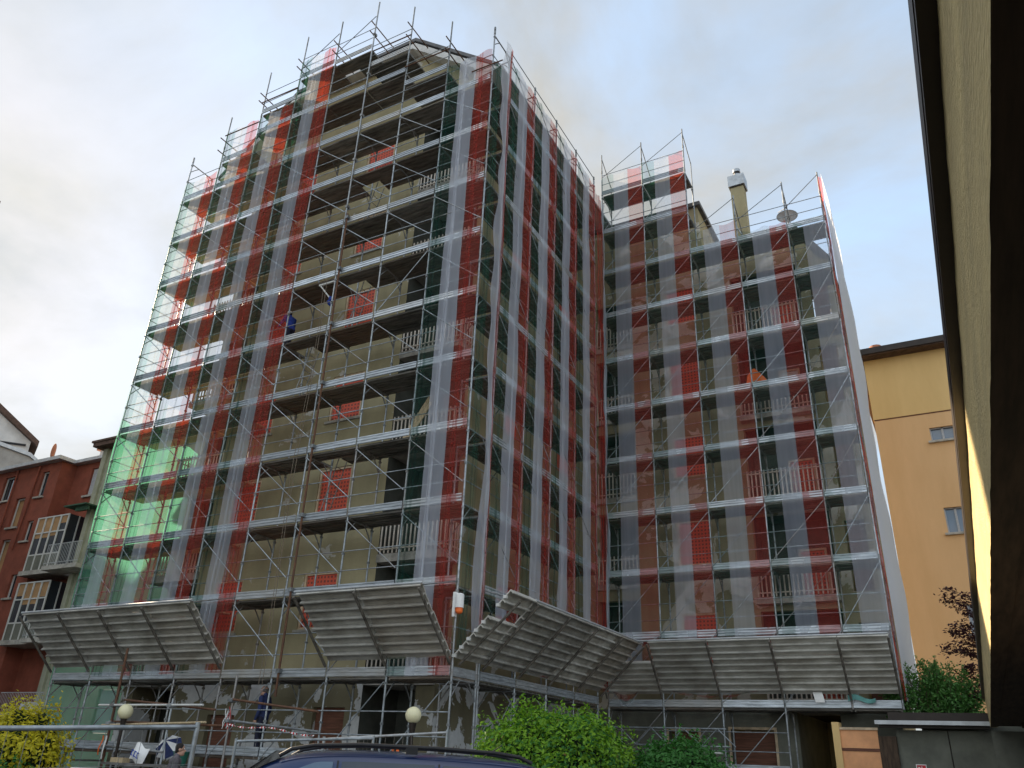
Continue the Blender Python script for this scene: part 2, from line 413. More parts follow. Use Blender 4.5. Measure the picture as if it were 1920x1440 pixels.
# front scaffold, eight bays
SA = empty('scaffold', (AX(0),0,0), 'wide front scaffold of steel frames and decks across the tall gable end', 'scaffold')
tops = [22.28,23.71,25.37,26.48,26.41,26.53,25.27,23.54,22.33]
for i in range(9):
    x = BAY*i; inst('base_post', BASE, SA, (x,0,0))
    for k in range(11 if i in (0,8) else 10): inst('frame', FR, SA, (x,0,2*k))
    if i in (0,8): post(SA, x, 22, tops[i])
    else: post(SA, x, 20, tops[i])
hat = {(5,4),(5,7),(5,9),(4,6)}
for i in range(8):
    for k in range(0, 11):
        deck_at(SA, BAY*i, 2*k if k else .2, BAY, (i,k) in hat)
        if k < 10: inst('brace', kit(BAY)['up' if k == 0 or (i,k) in ((6,6),(6,1)) else 'down'], SA, (BAY*i,0,2*k))
        if (i,k) in hat: inst('ladder', LAD, SA, (BAY*i+.1,.6,2*k-2))
IP = MB().box((.02,1.10,-.045), (BAY-.02,1.52,0), wood).mesh('inner_plank')
for i in range(3):
    for k in range(2, 11): inst('inner_plank', IP, SA, (BAY*i,0,2*k))
extra = [(1,21.3),(2,22.05),(2,23.1),(3,22.05),(3,24.15),(4,22.0),(4,24.05),(5,22.0),(5,23.05),(6,21.3)]
for i, z in extra: deck_at(SA, BAY*i, z, BAY, z == 24.05)
RK = {1:(22.4,21.77),2:(24.0,23.6),3:(25.0,24.6),4:(25.1,24.6),5:(25.22,24.7),6:(24.2,23.57),7:(22.55,22.0)}
for i, zz in RK.items():                                           # tubes that tie the raised posts back at the top
    for z in zz: inst('tie_tube', MB().tube((0,-.28,0), (0,1.25,0), .022, rust).mesh('tie_tube'), SA, (BAY*i,0,z))
def top_tube(root, p, q, r, m): MB().tube(p, q, r, m).build('top_tube', root)
for i, z in ((5,23.8),(6,22.2),(1,22.7),(2,23.7)): top_tube(SA, (BAY*i-.05,-.06,z), (BAY*(i+1)+.05,-.06,z-.04), .024, rust)
top_tube(SA, (BAY*8-.75,-.06,20.6), (BAY*8+.4,-.06,20.57), .024, rust)
for i in (3, 4): top_tube(SA, (BAY*i,-.06,24.6), (BAY*(i+1),-.06,25.7), .015, galv_dull)
ER = MB().tube((0,0,.55), (0,DEP,.55), .0145, galv, 5).tube((0,0,1.05), (0,DEP,1.05), .0145, galv, 5).tube((0,0,.55), (0,0,1.05), .012, galv, 5).mesh('end_guardrail')
for x in (0, BAY*8):
    for k in range(1, 11): inst('end_guardrail', ER, SA, (x-.005,0,2*k))
    MB().box((x-.02,.03,2.0), (x+.0,DEP,2.2), toe).build('toe_board', SA)
# side scaffold: its own x runs into the picture (world +y), depth runs to world -x
SB = empty('scaffold', (0,YB0,0), 'narrow side scaffold along the long flank between the two gable scaffolds', 'scaffold', rz=PI/2)
for j in range(5):
    x = BAYB*j; inst('base_post', BASE, SB, (x,0,0))
    for k in range(11): inst('frame', FR, SB, (x,0,2*k))
    post(SB, x, 22, 22.35)
for j in range(4):
    for k in range(1, 11):
        deck_at(SB, BAYB*j, 2*k, BAYB); inst('brace', kit(BAYB)['down' if k > 0 else 'up'], SB, (BAYB*j,0,2*k))
    inst('brace', kit(BAYB)['up'], SB, (BAYB*j,0,0)); inst('guardrail', kit(BAYB)['rail'], SB, (BAYB*j,0,0))
for z in (21.6, 22.2): top_tube(SB, (0,-.03,z), (BAYB*4,-.03,z), .0145, galv_dull)
# wing scaffold
SC = empty('scaffold', (0,YC,0), 'lower recessed scaffold in front of the wing with the metal capped chimney', 'scaffold')
XC = [0, BAY, 2*BAY, 3*BAY, 4*BAY, 4*BAY+LASTC]
for m in range(6):
    n = 11 if m < 3 else 9
    if m < 4: inst('base_post', BASE, SC, (XC[m],0,0))
    for k in range(0 if m < 4 else 1, n): inst('frame', FR, SC, (XC[m],0,2*k))
    post(SC, XC[m], 2*n, 24.22 if m < 3 else 20.15)
    if m < 3: b = MB().tube((0,0,24.0), (0,DEP,23.2), .02, galv_dull).tube((0,DEP,22), (0,DEP,23.25), .024, galv_dull); b.build('raking_tube', SC, (XC[m],0,0))
    else: b = MB().tube((0,0,19.9), (0,DEP,19.1), .02, galv_dull).tube((0,DEP,18), (0,DEP,19.15), .024, galv_dull); b.build('raking_tube', SC, (XC[m],0,0))
for m in range(5):
    L = XC[m+1]-XC[m]
    for k in range(0 if m < 3 else 1, 12 if m < 2 else 10):
        deck_at(SC, XC[m], 2*k if k else .3, L)
        if k < (11 if m < 2 else 9): inst('brace', kit(L)['up'], SC, (XC[m],0,2*k))
for m, z in ((0,22),(1,22),(2,18),(3,18),(4,18)): top_tube(SC, (XC[m],-.05,z+.9), (XC[m+1],-.05,z+2.0), .014, galv_dull)
for k in range(1, 10): inst('end_guardrail', ER, SC, (XC[5],0,2*k))
# lattice beam that bridges the passage at the foot of the wing scaffold
b = MB(); z0, z1 = .95, 1.42
b.tube((-.2,-.12,z1), (3.65,-.12,z1), .024, galv); b.tube((.9,-.12,z0), (3.75,-.12,z0), .024, galv)
k = 0; x = .4
while x < 3.5:
    b.tube((x,-.12,z0 if k % 2 else z1), (x+.5,-.12,z1 if k % 2 else z0), .017, galv, 5); x += .5; k += 1
for x in (1.85, 3.6): b.tube((x,-.12,z0), (x,-.12,z1), .02, galv, 5)
b.tube((2.35,-.05,.8), (3.5,-.05,.78), .03, whitepaint)
b.build('lattice_beam', SC)

# ------------------------------------------------------------------ protective netting, one sheet per bay
NG = 'tricolour nets hung on the scaffolds'
def net(label, p, u, L, z0, z1, mats, wav=.012, out=(0,-1), seed=0, drop=None, nm='safety_net', sag=.05, group=NG):
    """sheet from point p along unit direction u (xy), stripes = list of (fraction, material)"""
    b = MB(); rnd = random.Random(seed + 11); ph = [rnd.uniform(0, 6) for _ in range(6)]
    nz = max(8, int((z1-z0)/.25)); f0 = 0.
    tot = sum(f for f, _ in mats)
    for fr, m in mats:
        fr /= tot; nu = max(3, int(fr*L/.1))
        def P(s, t, f0=f0, fr=fr):
            a = (f0 + s*fr); z = z0 + (z1-z0)*t
            w = wav*(math.sin(a*9+ph[0]+z*.7) + .8*math.sin(a*21+ph[1]-z*1.3) + .7*math.sin(z*2.1+ph[2]+a*4) + .6*math.sin(z*5.3+ph[3]+a*7))
            w += wav*1.2*math.sin(z*PI/2+ph[5])
            edge = 4*a*(1-a); sg = sag*(math.sin(z*.9+ph[4]) * .3) * (1-edge)
            if t > .985: z -= abs(math.sin(a*7+ph[2]))*.12
            al = a*L + sg
            return (p[0]+u[0]*al+out[0]*(w+.055), p[1]+u[1]*al+out[1]*(w+.055), z)
        b.grid(P, nu, nz, m)
        if fr > .2 and wav != .005:                        # doubled cloth where the sheet is folded and sewn
            for c, wd in ((rnd.uniform(.3,.7), .035), (rnd.uniform(.05,.95), .02)):
                Q = lambda s, t, c=c, wd=wd: tuple(v + o*.012 for v, o in zip(P(c+(s-.5)*wd/(fr*L)*2 + .02*math.sin(t*6+ph[1]), t), (out[0],out[1],0)))
                b.grid(Q, 1, nz//2, m)
        f0 += fr
    o = b.build(nm); return tag(o, label, 'safety net', group)
TRID = [(.3,net_g),(.36,net_wd),(.34,net_r)]
TRI = [(.3,net_g),(.36,net_w),(.34,net_r)]
lab = ['striped net on the outermost left bay, in front of the bright green end net',
       'striped net on the second bay from the free left edge of the front scaffold',
       'striped net on the third bay from the free left edge of the front scaffold',
       'striped net next to the open middle bays, its red strip beside the worker in blue']
for i, z0, z1 in ((0,3.6,20.9),(1,2.1,22.9),(2,2.1,22.95),(3,2.15,25.1)):
    net(lab[i], (AX(i)+.02,0), (1,0), BAY-.04, z0, z1, TRI, wav=.006, seed=i)
net('striped net alone right of the open middle bays, beside the tower corner post', (AX(7)+.02,0), (1,0), BAY-.04, 2.0, 21.35, TRID, wav=.007, seed=8)
# around the corner the first sheet hangs loose between corner post and first side post
def loose(label):
    b = MB(); z0, z1 = 2.6, 22.3
    def P(s, t, lo, hi, m):
        z = z0 + (z1-z0)*t
        a = lo + (hi-lo)*s
        pull = (.10*math.sin(z*1.15) + .07*math.sin(z*2.9+1))*(1-a)*1.1
        bulge = .10 + .09*math.sin(z*.8+a*3) + .04*math.sin(z*3.1+a*8) + .03*math.sin(a*19+z*.6)
        bulge *= (1.15-a)
        y = .10 + a*1.02 + pull + (1-t)*.18*(1-a)
        return (.05 + bulge*.9, y, z)
    b.grid(lambda s, t: P(s, t, .40, .85, 0), 8, 90, net_wd); b.grid(lambda s, t: P(s, t, .85, 1.0, 0), 5, 90, net_r)
    return tag(b.build('safety_net'), label, 'safety net', NG)
loose('loose rippling white net with a red hem flapping beside the outer corner post')
b = net('dark green net strip on the short return between the outer corner and the rippling net', (0,.04), (0,1), .42, 2.6, 20.9, [(1,net_g)], out=(1,0), seed=20)
for j, l in enumerate(['striped net on the flank scaffold, nearest panel after the loose corner sheet', 'striped net on the flank scaffold, second panel from the loose corner sheet',
                       'striped net on the flank scaffold, third panel from the loose corner sheet', 'striped net on the flank scaffold, deepest panel beside the inner corner']):
    net(l, (0,YB0+BAYB*j+.02), (0,1), BAYB-.04, 2.4, 21.9, TRID, wav=.009, out=(1,0), seed=30+j)
net('narrow plain white net folded into the inner corner between flank and wing', (.03,YB0+BAYB*4+.02), (0,1), YC-YB0-BAYB*4-.04, 2.4, 21.6, [(.75,net_r),(.25,net_w)], wav=.02, out=(1,0), seed=40)
CL = ['striped net on the wing scaffold in the tall bay touching the inner corner', 'striped net on the wing scaffold in the taller bay left of the chimney',
      'striped net on the wing scaffold below the square chimney', 'striped net on the wing scaffold ending at the round dish', 'green and white net without red on the narrow last bay of the wing scaffold']
for m in range(5):
    L = XC[m+1]-XC[m]
    net(CL[m], (XC[m]+.02,YC), (1,0), L-.04, 2.9 if m else 2.6, (23.0 if m == 0 else 23.1) if m < 2 else (19.0 if m == 2 else 18.4 if m == 3 else 18.2), TRI if m < 4 else [(.42,net_g),(.58,net_w)], wav=.005, seed=50+m)
# plain end sheets
b = MB()
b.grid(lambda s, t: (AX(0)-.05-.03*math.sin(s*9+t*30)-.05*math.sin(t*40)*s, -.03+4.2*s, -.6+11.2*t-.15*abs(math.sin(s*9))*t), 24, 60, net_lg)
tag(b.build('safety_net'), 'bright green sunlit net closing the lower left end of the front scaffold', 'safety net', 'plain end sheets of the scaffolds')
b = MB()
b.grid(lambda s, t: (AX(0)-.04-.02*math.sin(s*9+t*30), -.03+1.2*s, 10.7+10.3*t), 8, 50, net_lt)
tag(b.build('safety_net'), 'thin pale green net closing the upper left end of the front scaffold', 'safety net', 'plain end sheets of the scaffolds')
b = MB()
b.grid(lambda s, t: (XC[5]+.12+.045*math.sin(t*13+s*5)*s+.02*math.sin(t*41)*s+.15*s*(1-t), YC+.05+4.6*s, 2.2+(17.9)*t), 24, 80, net_sheet)
tag(b.build('safety_net'), 'pale white sheet closing the far right end of the wing scaffold', 'safety net', 'plain end sheets of the scaffolds')
b = MB()
b.grid(lambda s, t: (XC[5]+.06+.05*math.sin(t*37+s*3), YC-.06+.22*s, 2.2+(17.7)*t), 3, 80, net_r)
tag(b.build('safety_net'), 'thin red net strip bunched along the outer right post of the wing scaffold', 'safety net', 'plain end sheets of the scaffolds')
# bunched net hanging over the first deck rail of the wing
def bunch(label, x0, x1, z, d, cols):
    b = MB(); n = len(cols)
    for q, m in enumerate(cols):
        b.grid(lambda s, t, q=q: (x0+(x1-x0)*(s), YC-.08-.03*math.sin(s*14+q)-.012*q, z - d*4*s*(1-s)*(.35+.65*(q+t)/n) - .03*math.sin(s*23+q*2)*t), 16, 4, m)
    tag(b.build('net_bundle'), label, 'net bundle', 'net ends slung over the deck rail')
bunch('sagging red and grey net end slung over the rail near the inner corner', .15, 1.05, 2.5, .5, [net_r, net_r, net_g, net_w])
bunch('long flat red and grey net end slung over the rail under the middle fan panels', 2.0, 4.7, 2.47, .2, [net_w, net_g, net_r])

# ------------------------------------------------------------------ debris fans
def fan(label, root_loc, rz, ribs, cut=None, rows=8, out=1.42, z0=2.37, z1=3.76, xs_top=None):
    """ribs: x positions along the scaffold; sheets slope outwards (-y) and up between them"""
    r = empty('debris_fan', root_loc, label, 'debris fan', 'sloping debris fans above the first deck', rz)
    d = Vector((0,-out,z1-z0)); Ld = d.length; dn = d.normalized(); nrm = Vector((0,-dn.z,dn.y))   # nrm points down and out
    if nrm.z > 0: nrm = -nrm
    for k, (x0, x1) in enumerate(zip(ribs[:-1], ribs[1:])):
        n = rows; t0 = 0; t1 = 1
        if cut and k in cut: t0, t1 = cut[k]
        b = MB(); rnd = random.Random(k+int(x0*10)); nn = max(2, int(round(n*(t1-t0))))
        for q in range(nn):
            a = Ld*(t0 + (t1-t0)*q/nn); e = Ld*(t0 + (t1-t0)*(q+1)/nn); a += .006; e -= .006
            off = rnd.uniform(-.012, .012); o = Vector((0,-.03,z0)) + nrm*off
            xa, xb = x0+.015+rnd.uniform(-.02,.01), x1-.015+rnd.uniform(-.01,.02)
            # each sheet: flat web with folded lips on both long edges, seen from beneath
            prof = [(a, .075), (a, 0), (a+.03, 0), (a+.045, -.0), (e-.045, 0), (e-.012, 0), (e-.012, .085), (e, .085), (e, -.03), (a, -.03)]
            vs = [];
            for x in (xa, xb):
                for s, h in [(a,.0),(a,-.03),(e,-.03),(e+.004,.05),(e-.004,.085),(e-.03,.085),(e-.022,.045),(e-.03,0)]:
                    p = o + dn*s + nrm*h; vs.append((x, p.y, p.z))
            m = 8
            b.add(vs, [(i, (i+1) % m, m+(i+1) % m, m+i) for i in range(m)] + [tuple(range(m)), tuple(reversed(range(m, 2*m)))], fanmat)
            for sx in (.12, .5, .88):
                c = o + dn*(e-.05) + nrm*.02; b.box((xa+(xb-xa)*sx-.03, c.y-.012, c.z-.012), (xa+(xb-xa)*sx+.03, c.y+.012, c.z+.012), blackplastic)
        b.build('panel', r)
    for k, x in enumerate(ribs):
        b = MB(); o = Vector((x,-.03,z0-.07)) + nrm*.1
        b.tube(o, o + dn*(Ld+.02), .034, armsteel)
        b.tube((x,-.03,z0+1.7), Vector((x,-.03,z0)) + dn*Ld*.97 , .016, galv_dull)
        b.build('support_arm', r)
    b = MB(); p = Vector((0,-.03,z0)) + dn*(Ld+.015) + nrm*.02
    if not cut: b.tube((ribs[0]-.05,p.y,p.z), (ribs[-1]+.05,p.y,p.z), .03, zinc)
    else:
        b.tube((ribs[0],p.y,p.z), (ribs[-1],p.y,p.z), .03, zinc)
    b.build('edge_tube', r)
    return r
fan('long sloping metal debris fan in four panels at the left end of the front scaffold', (AX(0),0,0), 0, [BAY*i for i in range(5)])
fan('short sloping metal debris fan in two panels just left of the tower corner', (AX(6),0,0), 0, [0, BAY, 2*BAY])
FB = fan('wide metal debris fan turning the tower corner towards the inner corner', (0,YB0,0), PI/2, [BAYB*j for j in range(5)])
# the narrow corner field of that fan, with a gap below its loose top sheet
d = Vector((1.42,0,1.39)); Ld = d.length; dn = d.normalized(); nrm = Vector((dn.z,0,-dn.x))
b = MB()
for a, e in [(k*Ld/8+.006, (k+1)*Ld/8-.006) for k in range(5)] + [(Ld*6.05/8, Ld*7/8-.006), (Ld*7/8+.006, Ld+.02)]:
    for y0, y1 in ((-.06, YB0-.03),):
        vs = []
        for y in (y0, y1):
            for s, h in [(a,.0),(a,-.03),(e,-.03),(e+.004,.05),(e-.004,.085),(e-.03,.085),(e-.022,.045),(e-.03,0)]:
                p = Vector((.03,y,2.37)) + dn*s + nrm*h; vs.append(tuple(p))
        m = 8; b.add(vs, [(i, (i+1) % m, m+(i+1) % m, m+i) for i in range(m)] + [tuple(range(m)), tuple(reversed(range(m, 2*m)))], fanmat)
        b.box((.03+dn.x*a+.02, y0-.07, 2.37+dn.z*a), (.03+dn.x*a+.1, y0-.004, 2.37+dn.z*a+.07), whitepaint)
o = b.build('panel'); o.parent = FB; o.matrix_parent_inverse = (Matrix.Translation((0,YB0,0)) @ Matrix.Rotation(PI/2,4,'Z')).inverted()
o = MB().tube(Vector((.05,0.2,2.25)), Vector((.05,.2,2.25)) + d*1.0 + nrm*.12, .03, armsteel).build('support_arm'); o.parent = FB; o.matrix_parent_inverse = (Matrix.Translation((0,YB0,0)) @ Matrix.Rotation(PI/2,4,'Z')).inverted()
fan('broad dark metal debris fan across the foot of the wing scaffold', (0,YC,0), 0, XC, cut={0:(0,.62)}, rows=9, out=1.24)
# ------------------------------------------------------------------ the block of flats under the scaffold
BLD = empty('apartment_building', (-7.1,1.45,GZ), 'tall olive rendered block of flats with chipped paint behind the scaffolds', 'building')
def bpart(mb, name, label=None, parent=BLD):
    o = mb.build(name); o.parent = parent
    o.matrix_parent_inverse = (Matrix.Translation(BLD.location)).inverted(); 
    if label: o['label'] = label
    return o
def bsub(mb, name, parent):
    o = mb.build(name); o.parent = parent; o.matrix_parent_inverse = Matrix.Translation(BLD.location).inverted() ; return o
XL0, XL1, XR0, XR1 = -12.87, -10.55, -3.6, XW      # left loggia and right loggia
YLB = 3.0                                            # back wall of the loggias
WX = [(-9.75,-8.55), (-6.15,-4.9)]
SILL = lambda n: 3.4 + FH*n
HEAD = lambda n: 4.97 + FH*n
holes = [(a, b, SILL(n), HEAD(n)) for a, b in WX for n in range(6)]
ghol = [(-9.0,-7.95,-1.0,1.2), (-5.15,-4.1,-1.0,1.42)]
b = MB()
wall_holes(b, XL1, XR0, FL0-.15, 21.6, YW, holes, olive)
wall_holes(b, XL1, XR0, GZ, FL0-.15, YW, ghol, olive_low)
# gable above
b.add([(XL1,YW,21.6),(XR0,YW,21.6),(XR0,YW,24.4),(-4.2,YW,24.7),(-10.1,YW,24.7),(XL1,YW,24.4)], [(0,1,2,3,4,5)], olive)
for x0, x1 in ((XL0,XL1),(XR0,XR1)):
    xa = (-.6 if x1 == XR1 else x1); 
b.add([(XL0,YW,20.95),(XL1,YW,20.95),(XL1,YW,24.4)], [(0,1,2)], olive); b.add([(XL0,YW,20.95),(XL1,YW,24.4),(XL0,YW,22.3)], [(0,1,2)], olive)
b.add([(XR0,YW,20.95),(XR1,YW,20.95),(XR1,YW,22.5),(XR0,YW,24.4)], [(0,1,2,3)], olive)
bpart(b, 'wall', 'olive gable wall with two columns of netted windows')
# loggia backs and flanks
b = MB()
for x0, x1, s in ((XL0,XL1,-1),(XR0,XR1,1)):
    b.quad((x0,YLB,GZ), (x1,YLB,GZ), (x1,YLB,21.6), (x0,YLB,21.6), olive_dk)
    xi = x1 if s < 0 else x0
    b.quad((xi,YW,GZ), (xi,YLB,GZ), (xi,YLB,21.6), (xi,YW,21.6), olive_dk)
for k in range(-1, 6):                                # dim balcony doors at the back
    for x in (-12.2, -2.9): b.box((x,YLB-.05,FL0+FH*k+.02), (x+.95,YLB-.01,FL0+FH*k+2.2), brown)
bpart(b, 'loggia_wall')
b = MB()
wall_holes(b, 2.25, YCW, FL0-.15, 21.75, XW, [(8.1,9.3,SILL(n),HEAD(n)) for n in range(6)] + [(4.3,5.3,SILL(n),HEAD(n)) for n in range(6)], olive, 'x', .2, -1)
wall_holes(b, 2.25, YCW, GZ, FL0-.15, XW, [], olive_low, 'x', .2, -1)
b.quad((XW,2.25,GZ), (XW-.25,2.25,GZ), (XW-.25,2.25,21.75), (XW,2.25,21.75), olive)
bpart(b, 'wall', 'flank wall between the gable and the wing')
b = MB()
b.quad((XL0,2.25,GZ), (XL0,15,GZ), (XL0,15,21.75), (XL0,2.25,21.75), olive); b.quad((XL0,15,GZ), (XW,15,GZ), (XW,15,24), (XL0,15,24), olive)
b.quad((XL0,2.25,GZ), (XL0+.25,2.25,GZ), (XL0+.25,2.25,21.75), (XL0,2.25,21.75), olive)
bpart(b, 'wall', 'far left flank and back wall')
bpart(MB().box((XR1-.55,YW,GZ), (XR1,2.26,1.98), olive_low), 'pillar'); bpart(MB().box((XL0,YW,GZ), (XL0+.5,2.26,1.98), olive_low), 'pillar')
# roof: steep skirts, flat middle
b = MB(); e = .16
prof = [(-13.85,21.75),(-10.1,24.9),(-4.2,24.9),(-.42,21.75)]
up = [(x, z+e) for x, z in prof]
b.prism(prof + up[::-1], 1.0, 15.3, roofmat)
b.prism([(-13.75,21.72),(-10.1,24.79),(-4.2,24.79),(-.52,21.72),(-.9,21.72),(-4.3,24.55),(-10.0,24.55),(-13.4,21.72)], 1.01, 1.44, soffit)
b.prism([(-1.4,21.55),(-.42,21.7),(-.42,21.74),(-1.4,22.5)], 1.02, 15.2, soffit)
b.tube((-.36,1.0,21.78), (-.36,15.3,21.78), .07, zinc, 8)
bpart(b, 'roof')
# windows
def window(parent, x0, x1, z0, z1, y, mesh=orange_net, fr=framewood, d=.10, frac=1.0):
    b = MB()
    b.grid(lambda s, t: (x0+.05+(x1-x0-.1)*s, y+d-.02-.012*math.sin(s*9+z0)-.01*math.sin(t*7+x0), z0+.05+(z1-z0-.1)*t), 6, 6, mesh)
    b.quad((x0,y+d+.08,z0), (x1,y+d+.08,z0), (x1,y+d+.08,z1), (x0,y+d+.08,z1), brown)
    o = bpart(b, 'window')
    f = MB()
    for a, c in (((x0,z0),(x0+.07,z1)), ((x1-.07,z0),(x1,z1)), ((x0+.07,z1-.07),(x1-.07,z1)), ((x0+.07,z0),(x1-.07,z0+.07))):
        f.box((a[0],y+.03,a[1]), (c[0],y+d,c[1]), fr)
    s = f.build('frame'); s.parent = o; s.matrix_parent_inverse = Matrix.Identity(4)
    return o
for a, c in WX:
    for n in range(6): window(BLD, a, c, SILL(n), HEAD(n), YW)
for x0, x1, z0, z1 in ghol:
    bpart(MB().box((x0,YW+.14,z0), (x1,YW+.2,z1), brown), 'shutter')
# sills
for a, c in WX:
    for n in range(6): bpart(MB().box((a-.08,YW-.07,SILL(n)-.07), (c+.08,YW-.003,SILL(n)), slabmat), 'sill')
for y0 in (8.1, 4.3):
    w = 1.2 if y0 > 8 else 1.0
    for n in range(6):
        bpart(MB().box((XW-.16,y0+.05,SILL(n)+.05), (XW-.12,y0+w-.05,HEAD(n)-.05), brown if (n+int(y0)) % 2 else orange_net), 'shutter')
# balconies in the loggias
def rails(b, p, q, z, h=.95, step=.135, m=railmat, w=.022, t=.009, drop=0.):
    p = Vector((p[0],p[1],0)); q = Vector((q[0],q[1],0)); n = max(2, int((q-p).length/step)); u = (q-p).normalized()
    for k in range(n+1):
        c = p.lerp(q, k/n); a = abs(u.x) > .5
        hw = (w, t) if a else (t, w)
        b.box((c.x-hw[0],c.y-hw[1],z-drop), (c.x+hw[0],c.y+hw[1],z+h), m)
    for zz in (z+.1, z+h-.14):
        e = .016 if abs(u.x) > .5 else 0; f = 0 if e else .016
        b.box((min(p.x,q.x)-f,min(p.y,q.y)-.012-e,zz), (max(p.x,q.x)+f,max(p.y,q.y)+.012+e,zz+.035), m)
for n in range(6):
    z = FL0 + FH*n
    for x0, x1, xe in ((XL0,XL1,XL0),(XR0,XR1,XR1)):
        s = MB().box((x0+.003,YW-.05,z-.22), (x1-.003,YLB-.003,z), slabmat); o = bpart(s, 'balcony')
        r = MB(); rails(r, (x0+.05,YW+.02), (x1-.05,YW+.02), z+.03); rails(r, (xe-.03 if xe == XR1 else xe+.03,YW+.08), (xe-.03 if xe == XR1 else xe+.03,2.22), z+.03)
        s = r.build('railing'); s.parent = o; s.matrix_parent_inverse = Matrix.Identity(4)
# ---- wing
XCR = 8.2
wh = [(2.05,3.27,SILL(n),HEAD(n)) for n in range(5)]
loh = [(4.62,7.05,FL0+FH*n,FL0+FH*n+2.75) for n in range(5)]
stair = [(-.9,.62,3.75+FH*n-1.0,3.75+FH*n+1.75) for n in range(5)]
last = [(7.45,8.05,FL0+FH*n+.1,FL0+FH*n+2.3) for n in range(5)]
b = MB()
wall_holes(b, XW, XCR, FL0-.15, 17.4, YCW, wh+loh+stair+last, olive_wing, 'y', .3)
wall_holes(b, XW, XCR, GZ, FL0-.15, YCW, [(1.45,2.4,.3,1.42),(3.4,4.7,-1.2,1.48),(5.4,6.6,GZ+.01,2.0)], greygreen, 'y', .3)
b.add([(XW,YCW,17.4),(7.9,YCW,17.4),(7.1,YCW,18.95),(3.7,YCW,18.95),(3.6,YCW,21.2),(XW,YCW,21.2)], [(0,1,2,3,4,5)], olive_wing)
b.quad((3.6,YCW,18.9), (3.6,15,18.9), (3.6,15,21.2), (3.6,YCW,21.2), olive)
bpart(b, 'wall', 'wing wall with chipped render and deep balconies')
b = MB()
b.quad((XCR,YCW,GZ), (XCR,16,GZ), (XCR,16,17.4), (XCR,YCW,17.4), olive); b.quad((XW,16,GZ), (XCR,16,GZ), (XCR,16,17.4), (XW,16,17.4), olive)
bpart(b, 'wall', 'narrow right flank of the wing')
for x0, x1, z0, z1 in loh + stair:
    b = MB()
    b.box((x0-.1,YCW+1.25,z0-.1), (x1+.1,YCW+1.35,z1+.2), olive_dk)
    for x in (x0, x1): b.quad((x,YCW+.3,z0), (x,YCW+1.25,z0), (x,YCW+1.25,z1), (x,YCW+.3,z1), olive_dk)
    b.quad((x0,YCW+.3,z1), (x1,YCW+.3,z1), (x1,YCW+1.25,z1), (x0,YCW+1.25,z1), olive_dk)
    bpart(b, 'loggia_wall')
for n, (a, c, z0, z1) in enumerate(wh): window(BLD, a, c, z0, z1, YCW)
for n in range(5):
    z = FL0 + FH*n
    if n == 3: o = window(BLD, 5.85, 6.6, z+1.3, z+2.1, YCW+1.0, whitepaint, framewood)
    else: o = window(BLD, 5.82, 6.7, z+.05, z+1.75, YCW+1.0)
    bpart(MB().box((7.5,YCW+.2,z+.1), (8.0,YCW+.26,z+2.3), brown), 'shutter')
    s = MB().box((4.6,YCW-.32,z-.2), (7.08,YCW+1.25,z), slabmat); o = bpart(s, 'balcony')
    r = MB(); rails(r, (4.66,YCW-.25), (7.02,YCW-.25), z+.03, 1.05); rails(r, (4.66,YCW-.2), (4.66,YCW), z+.03, 1.05); rails(r, (7.02,YCW-.2), (7.02,YCW), z+.03, 1.05)
    s = r.build('railing'); s.parent = o; s.matrix_parent_inverse = Matrix.Identity(4)
    z = 3.75 + FH*n - .8
    s = MB().box((-.9,YCW-.1,z-.2), (.62,YCW+1.25,z), slabmat); o = bpart(s, 'balcony')
    r = MB(); rails(r, (-.85,YCW-.04), (.58,YCW-.04), z+.02, .95)
    s = r.build('railing'); s.parent = o; s.matrix_parent_inverse = Matrix.Identity(4)
# ground floor of the wing
bpart(MB().box((3.46,YCW+.2,-1.2), (4.64,YCW+.26,1.44), brown), 'shutter')
bpart(MB().box((1.5,YCW+.2,.35), (2.35,YCW+.26,1.38), brown), 'shutter')
b = MB()
for x0, x1, z0, z1 in ((3.4,4.7,-1.2,1.48),(1.45,2.4,.3,1.42)):
    b.box((x0-.07,YCW-.03,z0), (x0,YCW-.003,z1+.07), framewood); b.box((x1,YCW-.03,z0), (x1+.07,YCW-.003,z1+.07), framewood); b.box((x0,YCW-.03,z1), (x1,YCW-.003,z1+.07), framewood)
bpart(b, 'door_frame')
b = MB()                                             # the drive-through
b.quad((5.4,YCW+.3,GZ), (5.4,16,GZ), (5.4,16,2.0), (5.4,YCW+.3,2.0), greygreen); b.quad((5.4,YCW+.3,2.0), (6.6,YCW+.3,2.0), (6.6,16,2.0), (5.4,16,2.0), darkwood)
bpart(b, 'passage_wall')
# wing roof
b = MB()
b.box((XW,YCW-.15,21.2), (3.75,15.5,21.38), roofmat)
b.prism([(3.76,18.9),(7.15,18.9),(8.05,17.35),(8.3,17.35),(7.25,19.1),(3.76,19.1)], YCW-.05, 16.0, roofmat)
bpart(b, 'roof')
# chimney
ch = bpart(MB().box((4.74,12,18.9), (5.28,12.5,22.85), olive), 'chimney')
b = MB().box((4.67,11.93,22.85), (5.35,12.57,23.4), chromed).box((4.74,11.96,22.80), (5.30,12.54,22.85), darkmetal)
b.tube((5.02,12.25,23.4), (5.02,12.25,23.6), .15, chromed, 16).tube((5.02,12.25,23.6), (5.02,12.25,23.75), .12, blackplastic, 16).tube((5.02,12.25,23.73), (5.02,12.25,23.86), .16, chromed, 16).ball((5.02,12.25,23.86), .15, chromed, sc=(1,1,.5))
s = b.build('chimney_cap'); s.parent = ch; s.matrix_parent_inverse = Matrix.Identity(4)
b = MB().tube((4.95,11.4,18.9), (4.95,11.4,20.6), .03, galv).tube((4.95,11.4,20.3), (5.5,11.5,19.0), .025, galv)
bpart(b, 'chimney_stay')
